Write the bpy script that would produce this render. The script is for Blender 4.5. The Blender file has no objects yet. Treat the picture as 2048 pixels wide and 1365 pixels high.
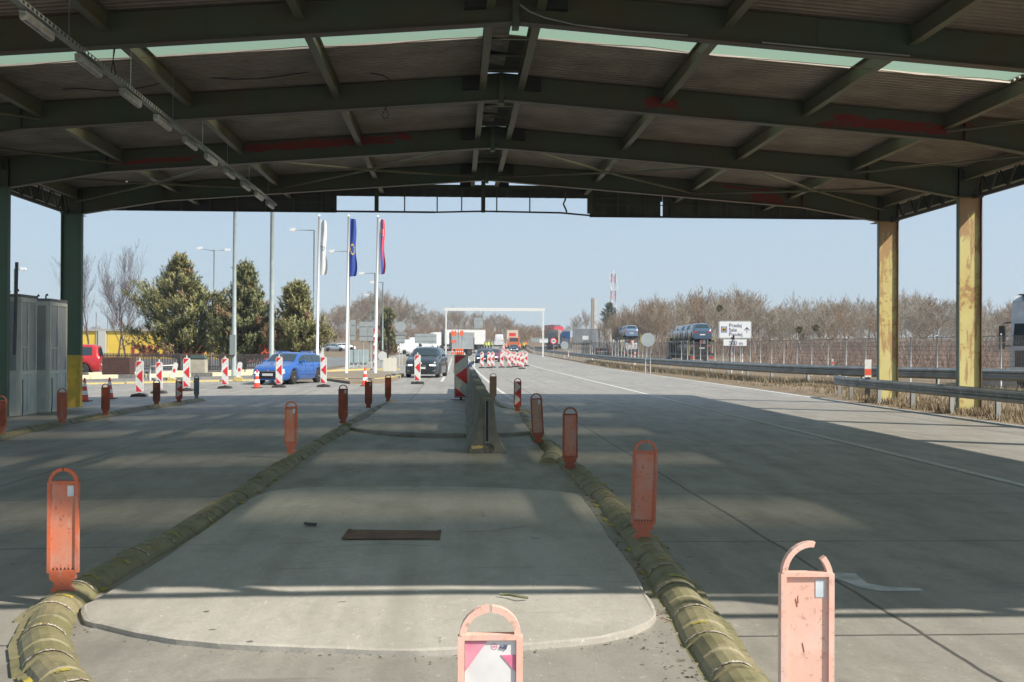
import bpy, math, random
from mathutils import Vector, Matrix
random.seed(7)
R = math.radians
# ------------------------------------------------------------------ camera, sky, sun, exposure
scene = bpy.context.scene
COL = scene.collection
CAMH = 1.70
YAW, PITCH, ROLL, FPX = 0.0467, 0.0060, -0.0046, 2400.0
_fw = Vector((math.sin(YAW)*math.cos(PITCH), math.cos(YAW)*math.cos(PITCH), math.sin(PITCH)))
_rt0 = Vector((math.cos(YAW), -math.sin(YAW), 0)); _up0 = _rt0.cross(_fw)
_rt = _rt0*math.cos(ROLL) - _up0*math.sin(ROLL)
_up = _rt0*math.sin(ROLL) + _up0*math.cos(ROLL)
cd = bpy.data.cameras.new('camera'); cam = bpy.data.objects.new('camera', cd); COL.objects.link(cam)
cam.matrix_world = Matrix(((_rt.x, _up.x, -_fw.x, 0), (_rt.y, _up.y, -_fw.y, 0), (_rt.z, _up.z, -_fw.z, CAMH), (0, 0, 0, 1)))
cd.sensor_width = 36; cd.lens = 36*FPX/2048.0; cd.clip_start = 0.1; cd.clip_end = 6000
scene.camera = cam
SUNV = Vector((0.95, -0.55, 1.0)).normalized()
world = bpy.data.worlds.new('World'); scene.world = world; world.use_nodes = True
wn = world.node_tree
sky = wn.nodes.new('ShaderNodeTexSky'); sky.sky_type = 'NISHITA'; sky.sun_disc = False
sky.sun_elevation = math.asin(SUNV.z); sky.sun_rotation = math.atan2(SUNV.x, SUNV.y)
sky.air_density = 1.0; sky.dust_density = 0.35; sky.ozone_density = 2.0
bg = wn.nodes['Background']; bg.inputs[1].default_value = 0.10
smx = wn.nodes.new('ShaderNodeMix'); smx.data_type = 'RGBA'; smx.inputs[0].default_value = .78
wn.links.new(sky.outputs[0], smx.inputs[6]); smx.inputs[7].default_value = (3.35, 4.25, 5.15, 1)
wn.links.new(smx.outputs[2], bg.inputs[0])
sl = bpy.data.lights.new('sun', 'SUN'); sl.energy = 5.0; sl.angle = R(0.55); sl.color = (1.0, 0.93, 0.82)
so = bpy.data.objects.new('sun', sl); COL.objects.link(so)
so.rotation_euler = SUNV.to_track_quat('Z', 'Y').to_euler()
scene.view_settings.view_transform = 'Standard'; scene.view_settings.look = 'None'
scene.view_settings.exposure = 0.60; scene.view_settings.gamma = 1.0

# ------------------------------------------------------------------ terrain height and pixel helpers
RISE = [(-1e4, 0), (100, 0), (150, .2), (190, .45), (225, .7), (247, 1.5), (275, 2.8), (340, 4.6), (420, 5.6), (600, 6.2), (1e5, 6.2)]
def lerp_tab(tab, v):
    for (a, za), (b, zb) in zip(tab, tab[1:]):
        if v <= b: return za + (zb-za)*(v-a)/(b-a)
    return tab[-1][1]
def gz(x, y):
    f = max(0.0, min(1.0, (60.0-y)/20.0))
    c = -0.017*min(max(-x-1.0, 0), 13) + 0.0
    v = 0.10*max(0.0, min(1.0, (x-12.9)/0.8))
    return c*f + v + lerp_tab(RISE, y)
def ray(px, py): return (_fw*FPX + _rt*(px-1024.0) - _up*(py-682.5)).normalized()
def at(px, py, dz=0.0):
    d = ray(px, py); y = 30.0
    for _ in range(60):
        x = d.x/d.y*y; z = gz(x, y)+dz
        yn = (z-CAMH)/(d.z/d.y); y = 0.5*y + 0.5*max(1, min(yn, 900))
    return Vector((d.x/d.y*y, y, gz(d.x/d.y*y, y)+dz))
def P3(px, py, Y):
    d = ray(px, py); return Vector((d.x/d.y*Y, Y, CAMH + d.z/d.y*Y))
def PX(px, Y): return P3(px, 697, Y).x
def on(px, Y, dz=0.0):
    x = PX(px, Y); return Vector((x, Y, gz(x, Y)+dz))

# ------------------------------------------------------------------ materials
MATS = {}
def nd(nt, t, **k):
    n = nt.nodes.new(t)
    for a, b in k.items(): setattr(n, a, b)
    return n
def mat(name, c1, c2=None, rough=0.6, scale=3.0, bump=0.0, metal=0.0, bscale=None, stretch=(1, 1, 1), lo=.35, hi=.65, spec=0.5, detail=6, coat=0.0):
    if name in MATS: return MATS[name]
    m = bpy.data.materials.new(name); m.use_nodes = True; nt = m.node_tree; b = nt.nodes['Principled BSDF']
    b.inputs['Roughness'].default_value = rough; b.inputs['Metallic'].default_value = metal
    b.inputs['Specular IOR Level'].default_value = spec; b.inputs['Coat Weight'].default_value = coat
    b.inputs['Base Color'].default_value = (*c1, 1)
    tc = nd(nt, 'ShaderNodeTexCoord'); mp = nd(nt, 'ShaderNodeMapping'); mp.inputs['Scale'].default_value = stretch
    nt.links.new(tc.outputs['Object'], mp.inputs[0])
    if c2 is not None:
        n = nd(nt, 'ShaderNodeTexNoise'); n.inputs['Scale'].default_value = scale; n.inputs['Detail'].default_value = detail
        nt.links.new(mp.outputs[0], n.inputs[0])
        r = nd(nt, 'ShaderNodeValToRGB'); r.color_ramp.elements[0].position = lo; r.color_ramp.elements[1].position = hi
        r.color_ramp.elements[0].color = (*c1, 1); r.color_ramp.elements[1].color = (*c2, 1)
        nt.links.new(n.outputs[0], r.inputs[0]); nt.links.new(r.outputs[0], b.inputs['Base Color'])
    if bump:
        n = nd(nt, 'ShaderNodeTexNoise'); n.inputs['Scale'].default_value = bscale or scale*6; n.inputs['Detail'].default_value = 5
        nt.links.new(mp.outputs[0], n.inputs[0])
        bp = nd(nt, 'ShaderNodeBump'); bp.inputs['Strength'].default_value = bump; bp.inputs['Distance'].default_value = 0.02
        nt.links.new(n.outputs[0], bp.inputs['Height']); nt.links.new(bp.outputs[0], b.inputs['Normal'])
    MATS[name] = m; return m
def M_(nt, op, a, b=None, clamp=False):
    n = nd(nt, 'ShaderNodeMath', operation=op); n.use_clamp = clamp
    for i, v in enumerate((a, b)):
        if v is None: continue
        if isinstance(v, (int, float)): n.inputs[i].default_value = v
        else: nt.links.new(v, n.inputs[i])
    return n.outputs[0]
def noise(nt, vec, scale, detail=5, rough=.55):
    n = nd(nt, 'ShaderNodeTexNoise'); n.inputs['Scale'].default_value = scale; n.inputs['Detail'].default_value = detail
    n.inputs['Roughness'].default_value = rough
    nt.links.new(vec, n.inputs[0]); return n.outputs[0]
def mixc(nt, f, a, b):
    n = nd(nt, 'ShaderNodeMix', data_type='RGBA')
    if isinstance(f, (int, float)): n.inputs[0].default_value = f
    else: nt.links.new(f, n.inputs[0])
    for i, v in ((6, a), (7, b)):
        if isinstance(v, tuple): n.inputs[i].default_value = (*v, 1)
        else: nt.links.new(v, n.inputs[i])
    return n.outputs[2]
def steps(nt, v, lo, hi):
    n = nd(nt, 'ShaderNodeMapRange'); n.inputs[1].default_value = lo; n.inputs[2].default_value = hi
    nt.links.new(v, n.inputs[0]); n.clamp = True; return n.outputs[0]
def scaled(nt, vec, s):
    mp = nd(nt, 'ShaderNodeMapping'); mp.inputs['Scale'].default_value = s; nt.links.new(vec, mp.inputs[0]); return mp.outputs[0]
def base_nodes(name, rough=.7):
    m = bpy.data.materials.new(name); m.use_nodes = True; nt = m.node_tree; b = nt.nodes['Principled BSDF']
    b.inputs['Roughness'].default_value = rough
    g = nd(nt, 'ShaderNodeNewGeometry'); s = nd(nt, 'ShaderNodeSeparateXYZ'); nt.links.new(g.outputs['Position'], s.inputs[0])
    return m, nt, b, g.outputs['Position'], s
# concrete carriageway: plates with joints, tyre tracks, oil stains
def make_road(name, ca, cb, joints=True, jx=4.25, x0=2.78, jy=3.45, y0=10.45):
    m, nt, b, P, s = base_nodes(name, .62)
    big = noise(nt, scaled(nt, P, (.35, .12, 1)), 1.0, 5); med = noise(nt, scaled(nt, P, (1.5, .5, 1)), 1.6, 6, .65)
    fine = noise(nt, P, 60, 4, .7)
    c = mixc(nt, steps(nt, big, .3, .7), ca, cb)
    c = mixc(nt, M_(nt, 'MULTIPLY', steps(nt, med, .46, .68), .75), c, tuple(v*.60 for v in ca))
    c = mixc(nt, M_(nt, 'MULTIPLY', steps(nt, fine, .45, .7), .5), c, tuple(v*.5 for v in ca))
    f2 = noise(nt, scaled(nt, P, (1, .6, 1)), 14, 6, .75); c = mixc(nt, M_(nt, 'MULTIPLY', steps(nt, f2, .5, .72), .6), c, tuple(v*.55 for v in ca))
    f3 = noise(nt, scaled(nt, P, (1, .6, 1)), 23, 4, .7); c = mixc(nt, M_(nt, 'MULTIPLY', steps(nt, f3, .62, .70), .5), c, tuple(min(1, v*1.5) for v in ca))
    # rubber streaks along the lane
    st = noise(nt, scaled(nt, P, (1.9, .05, 1)), 1.4, 3); c = mixc(nt, M_(nt, 'MULTIPLY', steps(nt, st, .50, .68), .5), c, tuple(v*.5 for v in ca))
    # short cross scuffs
    sc = noise(nt, scaled(nt, P, (.5, 4.0, 1)), 1.3, 4); c = mixc(nt, M_(nt, 'MULTIPLY', steps(nt, sc, .64, .70), .5), c, tuple(v*.4 for v in ca))
    ol = noise(nt, scaled(nt, P, (.9, .6, 1)), .9, 5, .6); c = mixc(nt, M_(nt, 'MULTIPLY', steps(nt, ol, .56, .66), .5), c, tuple(v*.45 for v in ca))
    dr = noise(nt, P, 5.5, 2); c = mixc(nt, M_(nt, 'MULTIPLY', steps(nt, dr, .735, .76), .75), c, (.03, .03, .028))
    lt_ = noise(nt, scaled(nt, P, (.5, .35, 1)), 2.2, 6, .7); c = mixc(nt, M_(nt, 'MULTIPLY', steps(nt, lt_, .58, .72), .35), c, tuple(min(1, v*1.35) for v in ca))
    h = fine
    if joints:
        wob = M_(nt, 'MULTIPLY', M_(nt, 'SUBTRACT', noise(nt, P, 1.2, 3), .5), .06)
        def joint(o, p, q):
            v = M_(nt, 'ADD', M_(nt, 'SUBTRACT', o, q - p*500 - p/2), wob); v = M_(nt, 'MODULO', v, p); v = M_(nt, 'ABSOLUTE', M_(nt, 'SUBTRACT', v, p/2))
            return M_(nt, 'SUBTRACT', 1.0, steps(nt, v, .008, .022))
        j = M_(nt, 'MAXIMUM', joint(s.outputs[0], jx, x0), joint(s.outputs[1], jy, y0))
        # plates differ a little in tone
        fx = M_(nt, 'FLOOR', M_(nt, 'DIVIDE', M_(nt, 'SUBTRACT', s.outputs[0], x0), jx)); fy = M_(nt, 'FLOOR', M_(nt, 'DIVIDE', M_(nt, 'SUBTRACT', s.outputs[1], y0), jy*1.0))
        cx = nd(nt, 'ShaderNodeCombineXYZ'); nt.links.new(fx, cx.inputs[0]); nt.links.new(fy, cx.inputs[1])
        wn_ = nd(nt, 'ShaderNodeTexWhiteNoise'); nt.links.new(cx.outputs[0], wn_.inputs[0])
        c = mixc(nt, M_(nt, 'MULTIPLY', wn_.outputs[0], .22), c, tuple(v*.6 for v in ca))
        c = mixc(nt, M_(nt, 'MULTIPLY', j, .8), c, (.02, .02, .02))
    nt.links.new(c, b.inputs['Base Color'])
    bp = nd(nt, 'ShaderNodeBump'); bp.inputs['Strength'].default_value = .25; bp.inputs['Distance'].default_value = .01
    nt.links.new(h, bp.inputs['Height']); nt.links.new(bp.outputs[0], b.inputs['Normal'])
    rr = M_(nt, 'ADD', M_(nt, 'MULTIPLY', med, .35), .38); nt.links.new(rr, b.inputs['Roughness'])
    MATS[name] = m; return m
# old paint with peeled patches (patches = list of x0,x1,z0,z1,y) and rust at the edges
def make_paint(name, base, base2, rust=(.16, .07, .035), prim=(.21, .030, .023), patches=(), rustamt=.62, yellow=None):
    m, nt, b, P, s = base_nodes(name, .55)
    n1 = noise(nt, P, .8, 6); n2 = noise(nt, P, 7, 6, .6)
    c = mixc(nt, steps(nt, n1, .35, .65), base, base2)
    if yellow:
        zt, yc = yellow
        # lower part was painted yellow, with a sharp edge
        e = M_(nt, 'LESS_THAN', s.outputs[2], zt); c = mixc(nt, e, c, mixc(nt, steps(nt, n2, .45, .7), yc, tuple(v*.8 for v in yc)))
    c = mixc(nt, steps(nt, M_(nt, 'ADD', M_(nt, 'MULTIPLY', n2, .5), M_(nt, 'MULTIPLY', n1, .5)), rustamt, rustamt+.07), c, rust)
    for (x0, x1, z0, z1, sl_) in patches:
        zz = M_(nt, 'ADD', s.outputs[2], M_(nt, 'MULTIPLY', s.outputs[0], sl_))
        dx = M_(nt, 'DIVIDE', M_(nt, 'ABSOLUTE', M_(nt, 'SUBTRACT', s.outputs[0], (x0+x1)/2)), (x1-x0)/2)
        dz = M_(nt, 'DIVIDE', M_(nt, 'ABSOLUTE', M_(nt, 'SUBTRACT', zz, (z0+z1)/2)), (z1-z0)/2)
        d = M_(nt, 'MAXIMUM', dx, dz)
        n3 = noise(nt, scaled(nt, P, (.7, 1, 2.2)), 2.6, 6, .6)
        d = M_(nt, 'ADD', d, M_(nt, 'MULTIPLY', M_(nt, 'SUBTRACT', n3, .5), 2.6))
        c = mixc(nt, M_(nt, 'SUBTRACT', 1.0, steps(nt, d, .78, .84)), c, prim)
    nt.links.new(c, b.inputs['Base Color'])
    bp = nd(nt, 'ShaderNodeBump'); bp.inputs['Strength'].default_value = .3; bp.inputs['Distance'].default_value = .01
    nt.links.new(n2, bp.inputs['Height']); nt.links.new(bp.outputs[0], b.inputs['Normal'])
    MATS[name] = m; return m
def glassy(name, col, rough=.06, spec=.8):
    return mat(name, col, rough=rough, spec=spec)
def emis(name, c, st=1.0):
    if name in MATS: return MATS[name]
    m = mat(name, c, rough=.3); b = m.node_tree.nodes['Principled BSDF']
    b.inputs['Emission Color'].default_value = (*c, 1); b.inputs['Emission Strength'].default_value = st
    return m

# ------------------------------------------------------------------ mesh builder
class MB:
    def __init__(s): s.v = []; s.f = []; s.m = []; s.sm = []
    def add(s, vs, fs, mi=0, smooth=False):
        o = len(s.v); s.v += [tuple(p) for p in vs]
        for f in fs: s.f.append([i+o for i in f]); s.m.append(mi); s.sm.append(smooth)
        return s
    def box(s, x0, x1, y0, y1, z0, z1, mi=0, M=None, bev=0.0):
        if bev:
            return s.prism([(x0+bev, z0), (x1-bev, z0), (x1, z0+bev), (x1, z1-bev), (x1-bev, z1), (x0+bev, z1), (x0, z1-bev), (x0, z0+bev)], y0, y1, mi, M)
        vs = [Vector((x, y, z)) for z in (z0, z1) for y in (y0, y1) for x in (x0, x1)]
        if M is not None: vs = [M @ v for v in vs]
        return s.add(vs, [(0, 2, 3, 1), (4, 5, 7, 6), (0, 1, 5, 4), (2, 6, 7, 3), (0, 4, 6, 2), (1, 3, 7, 5)], mi)
    def prism(s, poly, y0, y1, mi=0, M=None, smooth=False):
        # poly in x,z; extruded along y
        n = len(poly); vs = [Vector((x, y0, z)) for x, z in poly] + [Vector((x, y1, z)) for x, z in poly]
        if M is not None: vs = [M @ v for v in vs]
        fs = [tuple(range(n)), tuple(range(2*n-1, n-1, -1))] + [(i, i+n, (i+1) % n+n, (i+1) % n) for i in range(n)]
        return s.add(vs, fs, mi, smooth)
    def slab(s, poly, z0, z1, mi=0):
        # poly of Vectors/xy with own ground z added
        n = len(poly)
        vs = [Vector((p[0], p[1], (p[2] if len(p) > 2 else 0)+z0)) for p in poly] + [Vector((p[0], p[1], (p[2] if len(p) > 2 else 0)+z1)) for p in poly]
        fs = [tuple(range(n-1, -1, -1)), tuple(range(n, 2*n))] + [(i, (i+1) % n, (i+1) % n+n, i+n) for i in range(n)]
        return s.add(vs, fs, mi)
    def tube(s, pts, r, n=6, mi=0, smooth=True, cap=True):
        pts = [Vector(p) for p in pts]; rs = r if isinstance(r, (list, tuple)) else [r]*len(pts)
        vs = []; fs = []
        up = Vector((0, 0, 1))
        for i, p in enumerate(pts):
            d = (pts[min(i+1, len(pts)-1)] - pts[max(i-1, 0)]).normalized()
            a = d.cross(up if abs(d.z) < .95 else Vector((0, 1, 0))).normalized(); b = a.cross(d)
            for k in range(n):
                t = 2*math.pi*k/n; vs.append(p + (a*math.cos(t)+b*math.sin(t))*rs[i])
        for i in range(len(pts)-1):
            for k in range(n): fs.append((i*n+k, i*n+(k+1) % n, (i+1)*n+(k+1) % n, (i+1)*n+k))
        if cap: fs.append(tuple(range(n))); fs.append(tuple(range(len(vs)-1, len(vs)-n-1, -1)))
        return s.add(vs, fs, mi, smooth)
    def lathe(s, prof, c=(0, 0, 0), n=16, axis='z', mi=0, smooth=True):
        vs = []; fs = []
        for r, h in prof:
            for k in range(n):
                t = 2*math.pi*k/n; a, b = r*math.cos(t), r*math.sin(t)
                p = {'z': (a, b, h), 'y': (a, h, b), 'x': (h, a, b)}[axis]
                vs.append(Vector(p)+Vector(c))
        for i in range(len(prof)-1):
            for k in range(n): fs.append((i*n+k, i*n+(k+1) % n, (i+1)*n+(k+1) % n, (i+1)*n+k))
        fs.append(tuple(range(n))); fs.append(tuple(range(len(vs)-n, len(vs))))
        return s.add(vs, fs, mi, smooth)
    def build(s, name, mats, parent=None, loc=None, rz=None):
        me = bpy.data.meshes.new(name); me.from_pydata(s.v, [], s.f)
        if not isinstance(mats, (list, tuple)): mats = [mats]
        for m in mats: me.materials.append(m)
        if len(mats) > 1: me.polygons.foreach_set('material_index', s.m)
        if any(s.sm): me.polygons.foreach_set('use_smooth', s.sm)
        me.update(); o = bpy.data.objects.new(name, me); COL.objects.link(o)
        if parent is not None: o.parent = parent
        if loc is not None: o.location = loc
        if rz is not None: o.rotation_euler = (0, 0, rz)
        return o
def tag(o, label=None, cat=None, group=None, kind=None):
    if label: o['label'] = label
    if cat: o['category'] = cat
    if group: o['group'] = group
    if kind: o['kind'] = kind
    return o
def thing(name, label, cat, loc=(0, 0, 0), rz=0.0, group=None, tilt=None):
    o = bpy.data.objects.new(name, None); COL.objects.link(o); o.empty_display_size = .2
    o.location = loc; o.rotation_euler = (tilt[0], tilt[1], rz) if tilt else (0, 0, rz)
    return tag(o, label, cat, group)
def copy_tree(o, parent=None):
    c = o.copy(); COL.objects.link(c)
    if parent is not None: c.parent = parent
    for ch in list(o.children): copy_tree(ch, c)
    return c
def text_mesh(txt, size, bold=0.0, ext=0.004, shear=0.0, spacing=1.0):
    cu = bpy.data.curves.new('t', 'FONT'); cu.body = txt; cu.size = size; cu.extrude = ext; cu.offset = bold; cu.shear = shear
    cu.align_x = 'LEFT'; cu.space_line = spacing
    o = bpy.data.objects.new('t', cu); COL.objects.link(o)
    dg = bpy.context.evaluated_depsgraph_get(); me = bpy.data.meshes.new_from_object(o.evaluated_get(dg))
    bpy.data.objects.remove(o); return me
def text_obj(name, txt, size, m, parent, loc, bold=0.0, rot=(math.pi/2, 0, 0), shear=0.0, spacing=1.0):
    me = text_mesh(txt, size, bold, shear=shear, spacing=spacing); me.materials.clear(); me.materials.append(m)
    o = bpy.data.objects.new(name, me); COL.objects.link(o); o.parent = parent; o.location = loc; o.rotation_euler = rot
    return o

# ------------------------------------------------------------------ palette
ROAD = make_road('concrete_road', (.34, .315, .27), (.25, .235, .21))
ASPH = make_road('old_asphalt', (.20, .195, .185), (.16, .157, .15), joints=False)
DIRT = mat('dry_grass_soil', (.20, .145, .085), (.13, .095, .055), .95, .6, .5, lo=.3, hi=.7)
SLABM = make_road('island_concrete', (.36, .335, .29), (.26, .245, .215), joints=False)
WHITE = mat('white_paint', (.75, .75, .73), (.6, .6, .58), .5, 8)
LINEW = mat('worn_white_line', (.52, .52, .50), (.33, .33, .31), .7, 6, lo=.45, hi=.7)
RED = mat('red_foil', (.62, .035, .04), rough=.4)
GALV = mat('galvanised_steel', (.30, .32, .33), (.22, .235, .245), .5, 4, metal=.4)
GALVL = mat('weathered_galvanised', (.40, .41, .40), (.30, .31, .30), .55, 3, metal=.2)
DARK = mat('dark_rubber', (.025, .025, .027), (.05, .05, .05), .8, 6)
BLACK = mat('black_plastic', (.015, .015, .017), rough=.5)
TYRE = mat('tyre', (.02, .02, .02), rough=.85)
RIM = mat('alloy', (.50, .51, .52), rough=.4, metal=.3)
GLASS = glassy('car_glass', (.020, .034, .040), .05, 1.0)
GREY = mat('light_grey_paint', (.42, .45, .46), (.36, .39, .40), .5, 3)
YEL = mat('kerb_yellow', (.62, .46, .10), (.42, .36, .20), .7, 5)
BLK = mat('kerb_black', (.06, .065, .06), (.12, .12, .11), .8, 5)
GREEN = make_paint('green_frame_paint', (.075, .115, .078), (.095, .092, .055), rustamt=.64)

# ------------------------------------------------------------------ ground sheets
def grid_sheet(name, xs, ys, dz, m, kind='structure', fx=None):
    b = MB(); vs = []; fs = []
    for y in ys:
        for x in xs:
            X = fx(x, y) if fx else x
            vs.append((X, y, gz(X, y)+dz))
    n = len(xs)
    for j in range(len(ys)-1):
        for i in range(n-1): fs.append((j*n+i, j*n+i+1, (j+1)*n+i+1, (j+1)*n+i))
    b.add(vs, fs, 0, True); o = b.build(name, m); tag(o, kind=kind); return o
ysall = [-60, -20, 0]+[2.0*i for i in range(1, 32)]+[65, 70, 75, 80, 90, 100, 112, 125, 137, 150, 160, 170, 180, 190, 200, 212, 225, 236, 247, 256, 265, 275, 290, 310, 325, 340, 380, 420, 500, 600, 900, 1600, 3500]
grid_sheet('ground', [-2500, -600, -200, -80, -40, -20, -14, -12, -8, -4, -1, 4, 8, 12, 12.9, 13.3, 13.7, 15, 20, 30, 60, 200, 600, 2500], ysall, 0.0, DIRT)
LX = [-70, -45, -25, -14, -12, -8, -4, -1, 3, 6, 9, 11, 12.85]
grid_sheet('road', LX, [y for y in ysall if -25 < y <= 80], 0.012, ROAD)
far_y = [y for y in ysall if 80 <= y <= 600]
grid_sheet('carriageway', [0, .33, .66, 1], far_y, 0.012, ROAD, fx=lambda t, y: 1.2+t*(11.65+.9*min(1, max(0, (y-80)/100))))
grid_sheet('opposite_carriageway', [0, .5, 1], [y for y in ysall if 80 <= y <= 600], 0.012, ROAD, fx=lambda t, y: -9.5+t*(9.3) + 0.0)
grid_sheet('car_park', [-70, -45, -30, -20, -10.5], [y for y in ysall if 80 <= y <= 170], 0.012, ASPH)

def strip(name, pts, w, dz, m, kind='structure', label=None, n=10):
    # painted line following points (x, y)
    b = MB(); P = []
    for (a, c) in zip(pts, pts[1:]):
        for k in range(n): P.append((a[0]+(c[0]-a[0])*k/n, a[1]+(c[1]-a[1])*k/n))
    P.append(pts[-1][:2]); vs = []
    for i, p in enumerate(P):
        q = P[min(i+1, len(P)-1)]; o = P[max(0, i-1)]
        d = Vector((q[0]-o[0], q[1]-o[1])).normalized(); nx, ny = -d.y*w/2, d.x*w/2
        for s_ in (1, -1):
            X, Y = p[0]+s_*nx, p[1]+s_*ny; vs.append((X, Y, gz(X, Y)+dz))
    b.add(vs, [(2*i, 2*i+1, 2*i+3, 2*i+2) for i in range(len(P)-1)])
    o = b.build(name, m); tag(o, label=label, kind=kind); return o
strip('lane_line', [(7.1, 9), (7.1, 30), (7.1, 60), (7.15, 100), (7.4, 150), (7.8, 230)], .17, .018, LINEW)
strip('edge_line', [(12.5, 15), (12.5, 30), (12.55, 45), (12.7, 70), (12.9, 100), (13.2, 150), (13.4, 240)], .2, .018, LINEW)
strip('median_edge_line', [(1.9, 38), (1.7, 50), (1.55, 80), (1.6, 150), (1.7, 300)], .15, .018, LINEW)
strip('opposite_edge_line', [(-.7, 60), (-.6, 90), (-.55, 150), (-.5, 300)], .16, .018, LINEW)
strip('opposite_lane_line', [(-8.9, 75), (-9.1, 110), (-9.2, 200), (-9.2, 300)], .16, .018, LINEW)
# faded arrow remains on the right lane
for a in ([(1665, 1150), (1710, 1152), (1735, 1172), (1770, 1178), (1840, 1182), (1845, 1186), (1760, 1186), (1720, 1180), (1690, 1168), (1660, 1158)],):
    b = MB(); b.slab([at(*p) for p in a], .014, .018); tag(b.build('road_marking', LINEW), kind='structure')

# ------------------------------------------------------------------ canopy
X0 = .93; FR = [7.17+6*i for i in range(6)]
YN, YF = 4.4, 40.4
def ztop(x): return 7.46 - .0757*abs(x-X0)
def zbot(x):
    d = abs(x-X0)
    return 6.92 - .0757*d if d <= 9.9 else 6.17 - (d-9.9)*.172
canopy = thing('canopy', 'long open steel canopy of green frames with corrugated roof spanning the whole road', 'canopy')
FRM = [GREEN,
       GREEN,
       make_paint('green_paint_frame_a', (.072, .108, .074), (.098, .088, .050), rustamt=.68),
       make_paint('green_paint_frame_b', (.072, .112, .078), (.098, .096, .056), patches=((4.0, 4.7, 7.08, 7.34, .0757), (7.8, 10.6, 7.08, 7.34, .0757))),
       make_paint('green_paint_frame_c', (.072, .112, .078), (.094, .092, .056), patches=((-5.9, -1.1, 7.10, 7.36, -.0757), (-9.0, -6.6, 6.98, 7.12, -.0757))),
       make_paint('green_paint_frame_d', (.072, .112, .078), (.094, .092, .056), patches=((9.1, 10.3, 7.03, 7.30, .0757), (8.0, 10.0, 7.38, 7.46, .0757)))]
RUSTG = make_paint('flange_paint', (.075, .085, .055), (.11, .07, .042), rustamt=.55)
for i, Y in enumerate(FR):
    b = MB()
    for s in (-1, 1):
        xs = [X0, X0+s*9.9, X0+s*12.34, X0+s*12.94]
        poly = [(xs[0], zbot(xs[0])), (xs[1], zbot(xs[1])), (xs[2], zbot(xs[2])), (xs[3], zbot(xs[2])), (xs[3], ztop(xs[3])), (xs[0], ztop(xs[0]))]
        b.prism(poly, Y-.007, Y+.007)
    web = b.build('rafter', FRM[i], canopy)
    f = MB()
    for s in (-1, 1):
        for (xa, xb, zf, w) in ((X0, X0+s*9.9, zbot, .125), (X0+s*9.9, X0+s*12.34, zbot, .125)):
            za, zb_ = zf(xa), zf(xb)
            f.prism([(xa, za-.022), (xb, zb_-.022), (xb, zb_), (xa, za)], Y-w, Y+w)
        xa, xb = X0, X0+s*13.0
        f.prism([(xa, ztop(xa)-.02), (xb, ztop(xb)-.02), (xb, ztop(xb)), (xa, ztop(xa))], Y-.11, Y+.11)
        # stiffeners
        for d, ww in ((9.9, .115), (4.9, .02), (12.34, .1)):
            x = X0+s*d; f.box(x-.012 if d != 4.9 else x-.008, x+.012 if d != 4.9 else x+.008, Y-ww, Y+ww, zbot(x)+.001, ztop(x)-.021)
    f.build('flange', RUSTG, web)
    g = MB(); g.box(X0-.055, X0+.055, Y-.14, Y+.14, zbot(X0)-.10, ztop(X0)-.03)
    for zz in (.08, .2, .34, .46):
        for xx in (-.07, .07): g.box(X0+xx-.018, X0+xx+.018, Y-.05, Y-.012, zbot(X0)+zz-.018, zbot(X0)+zz+.018)
    g.build('apex_plate', GREEN, web)
YELR = make_paint('faded_yellow_column_paint', (.60, .55, .24), (.52, .42, .15), rust=(.36, .20, .09), rustamt=.535)
nt = YELR.node_tree; bb_ = nt.nodes['Principled BSDF']; lk = bb_.inputs['Base Color'].links[0].from_socket
g_ = nd(nt, 'ShaderNodeNewGeometry'); s_p = nd(nt, 'ShaderNodeSeparateXYZ'); nt.links.new(g_.outputs['Position'], s_p.inputs[0])
up_ = steps(nt, M_(nt, 'ADD', s_p.outputs[2], M_(nt, 'MULTIPLY', noise(nt, scaled(nt, g_.outputs['Position'], (2.2, 1, .8)), 2.0, 6, .65), 5.5)), 7.3, 7.7)
sd_ = steps(nt, noise(nt, scaled(nt, g_.outputs['Position'], (5.5, 1, .55)), 1.5, 6, .6), .56, .60)
nt.links.new(mixc(nt, M_(nt, 'MAXIMUM', up_, sd_), lk, (.40, .25, .12)), bb_.inputs['Base Color'])
COLG = make_paint('green_column_paint', (.055, .115, .062), (.06, .095, .055), rustamt=.7)
COLY = make_paint('green_yellow_column_paint', (.055, .11, .062), (.06, .095, .055), rustamt=.7, yellow=(1.43, (.52, .36, .035)))
FGRN = make_paint('grey_green_flange_paint', (.14, .20, .17), (.20, .21, .13), rustamt=.56)
COLD = mat('rusty_column_flange', (.10, .05, .03), (.16, .10, .05), .8, 3)
for i, Y in enumerate(FR):
    for s in (-1, 1):
        xa, xb = sorted((X0+s*12.34, X0+s*12.94)); z0 = gz(X0+s*12.6, Y)-.35; zt = zbot(X0+s*12.34)
        b = MB(); b.box(xa, xb, Y-.008, Y+.008, z0, zt)
        m = YELR if s > 0 else (COLY if i == 5 else COLG)
        c = b.build('column', m, canopy)
        f = MB()
        for x, fm in ((xa, FGRN if s > 0 else None), (xb, COLD if s > 0 else None)):
            f = MB(); f.box(x-.012, x+.012, Y-.095, Y+.095, z0, ztop(x)-.03); f.build('column_flange', fm or [COLG, COLY][i == 5], c)
        f = MB(); f.box(xa-.02, xb+.02, Y-.16, Y+.16, zt-.012, zt+.012); f.build('cap_plate', GREEN, c)
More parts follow.
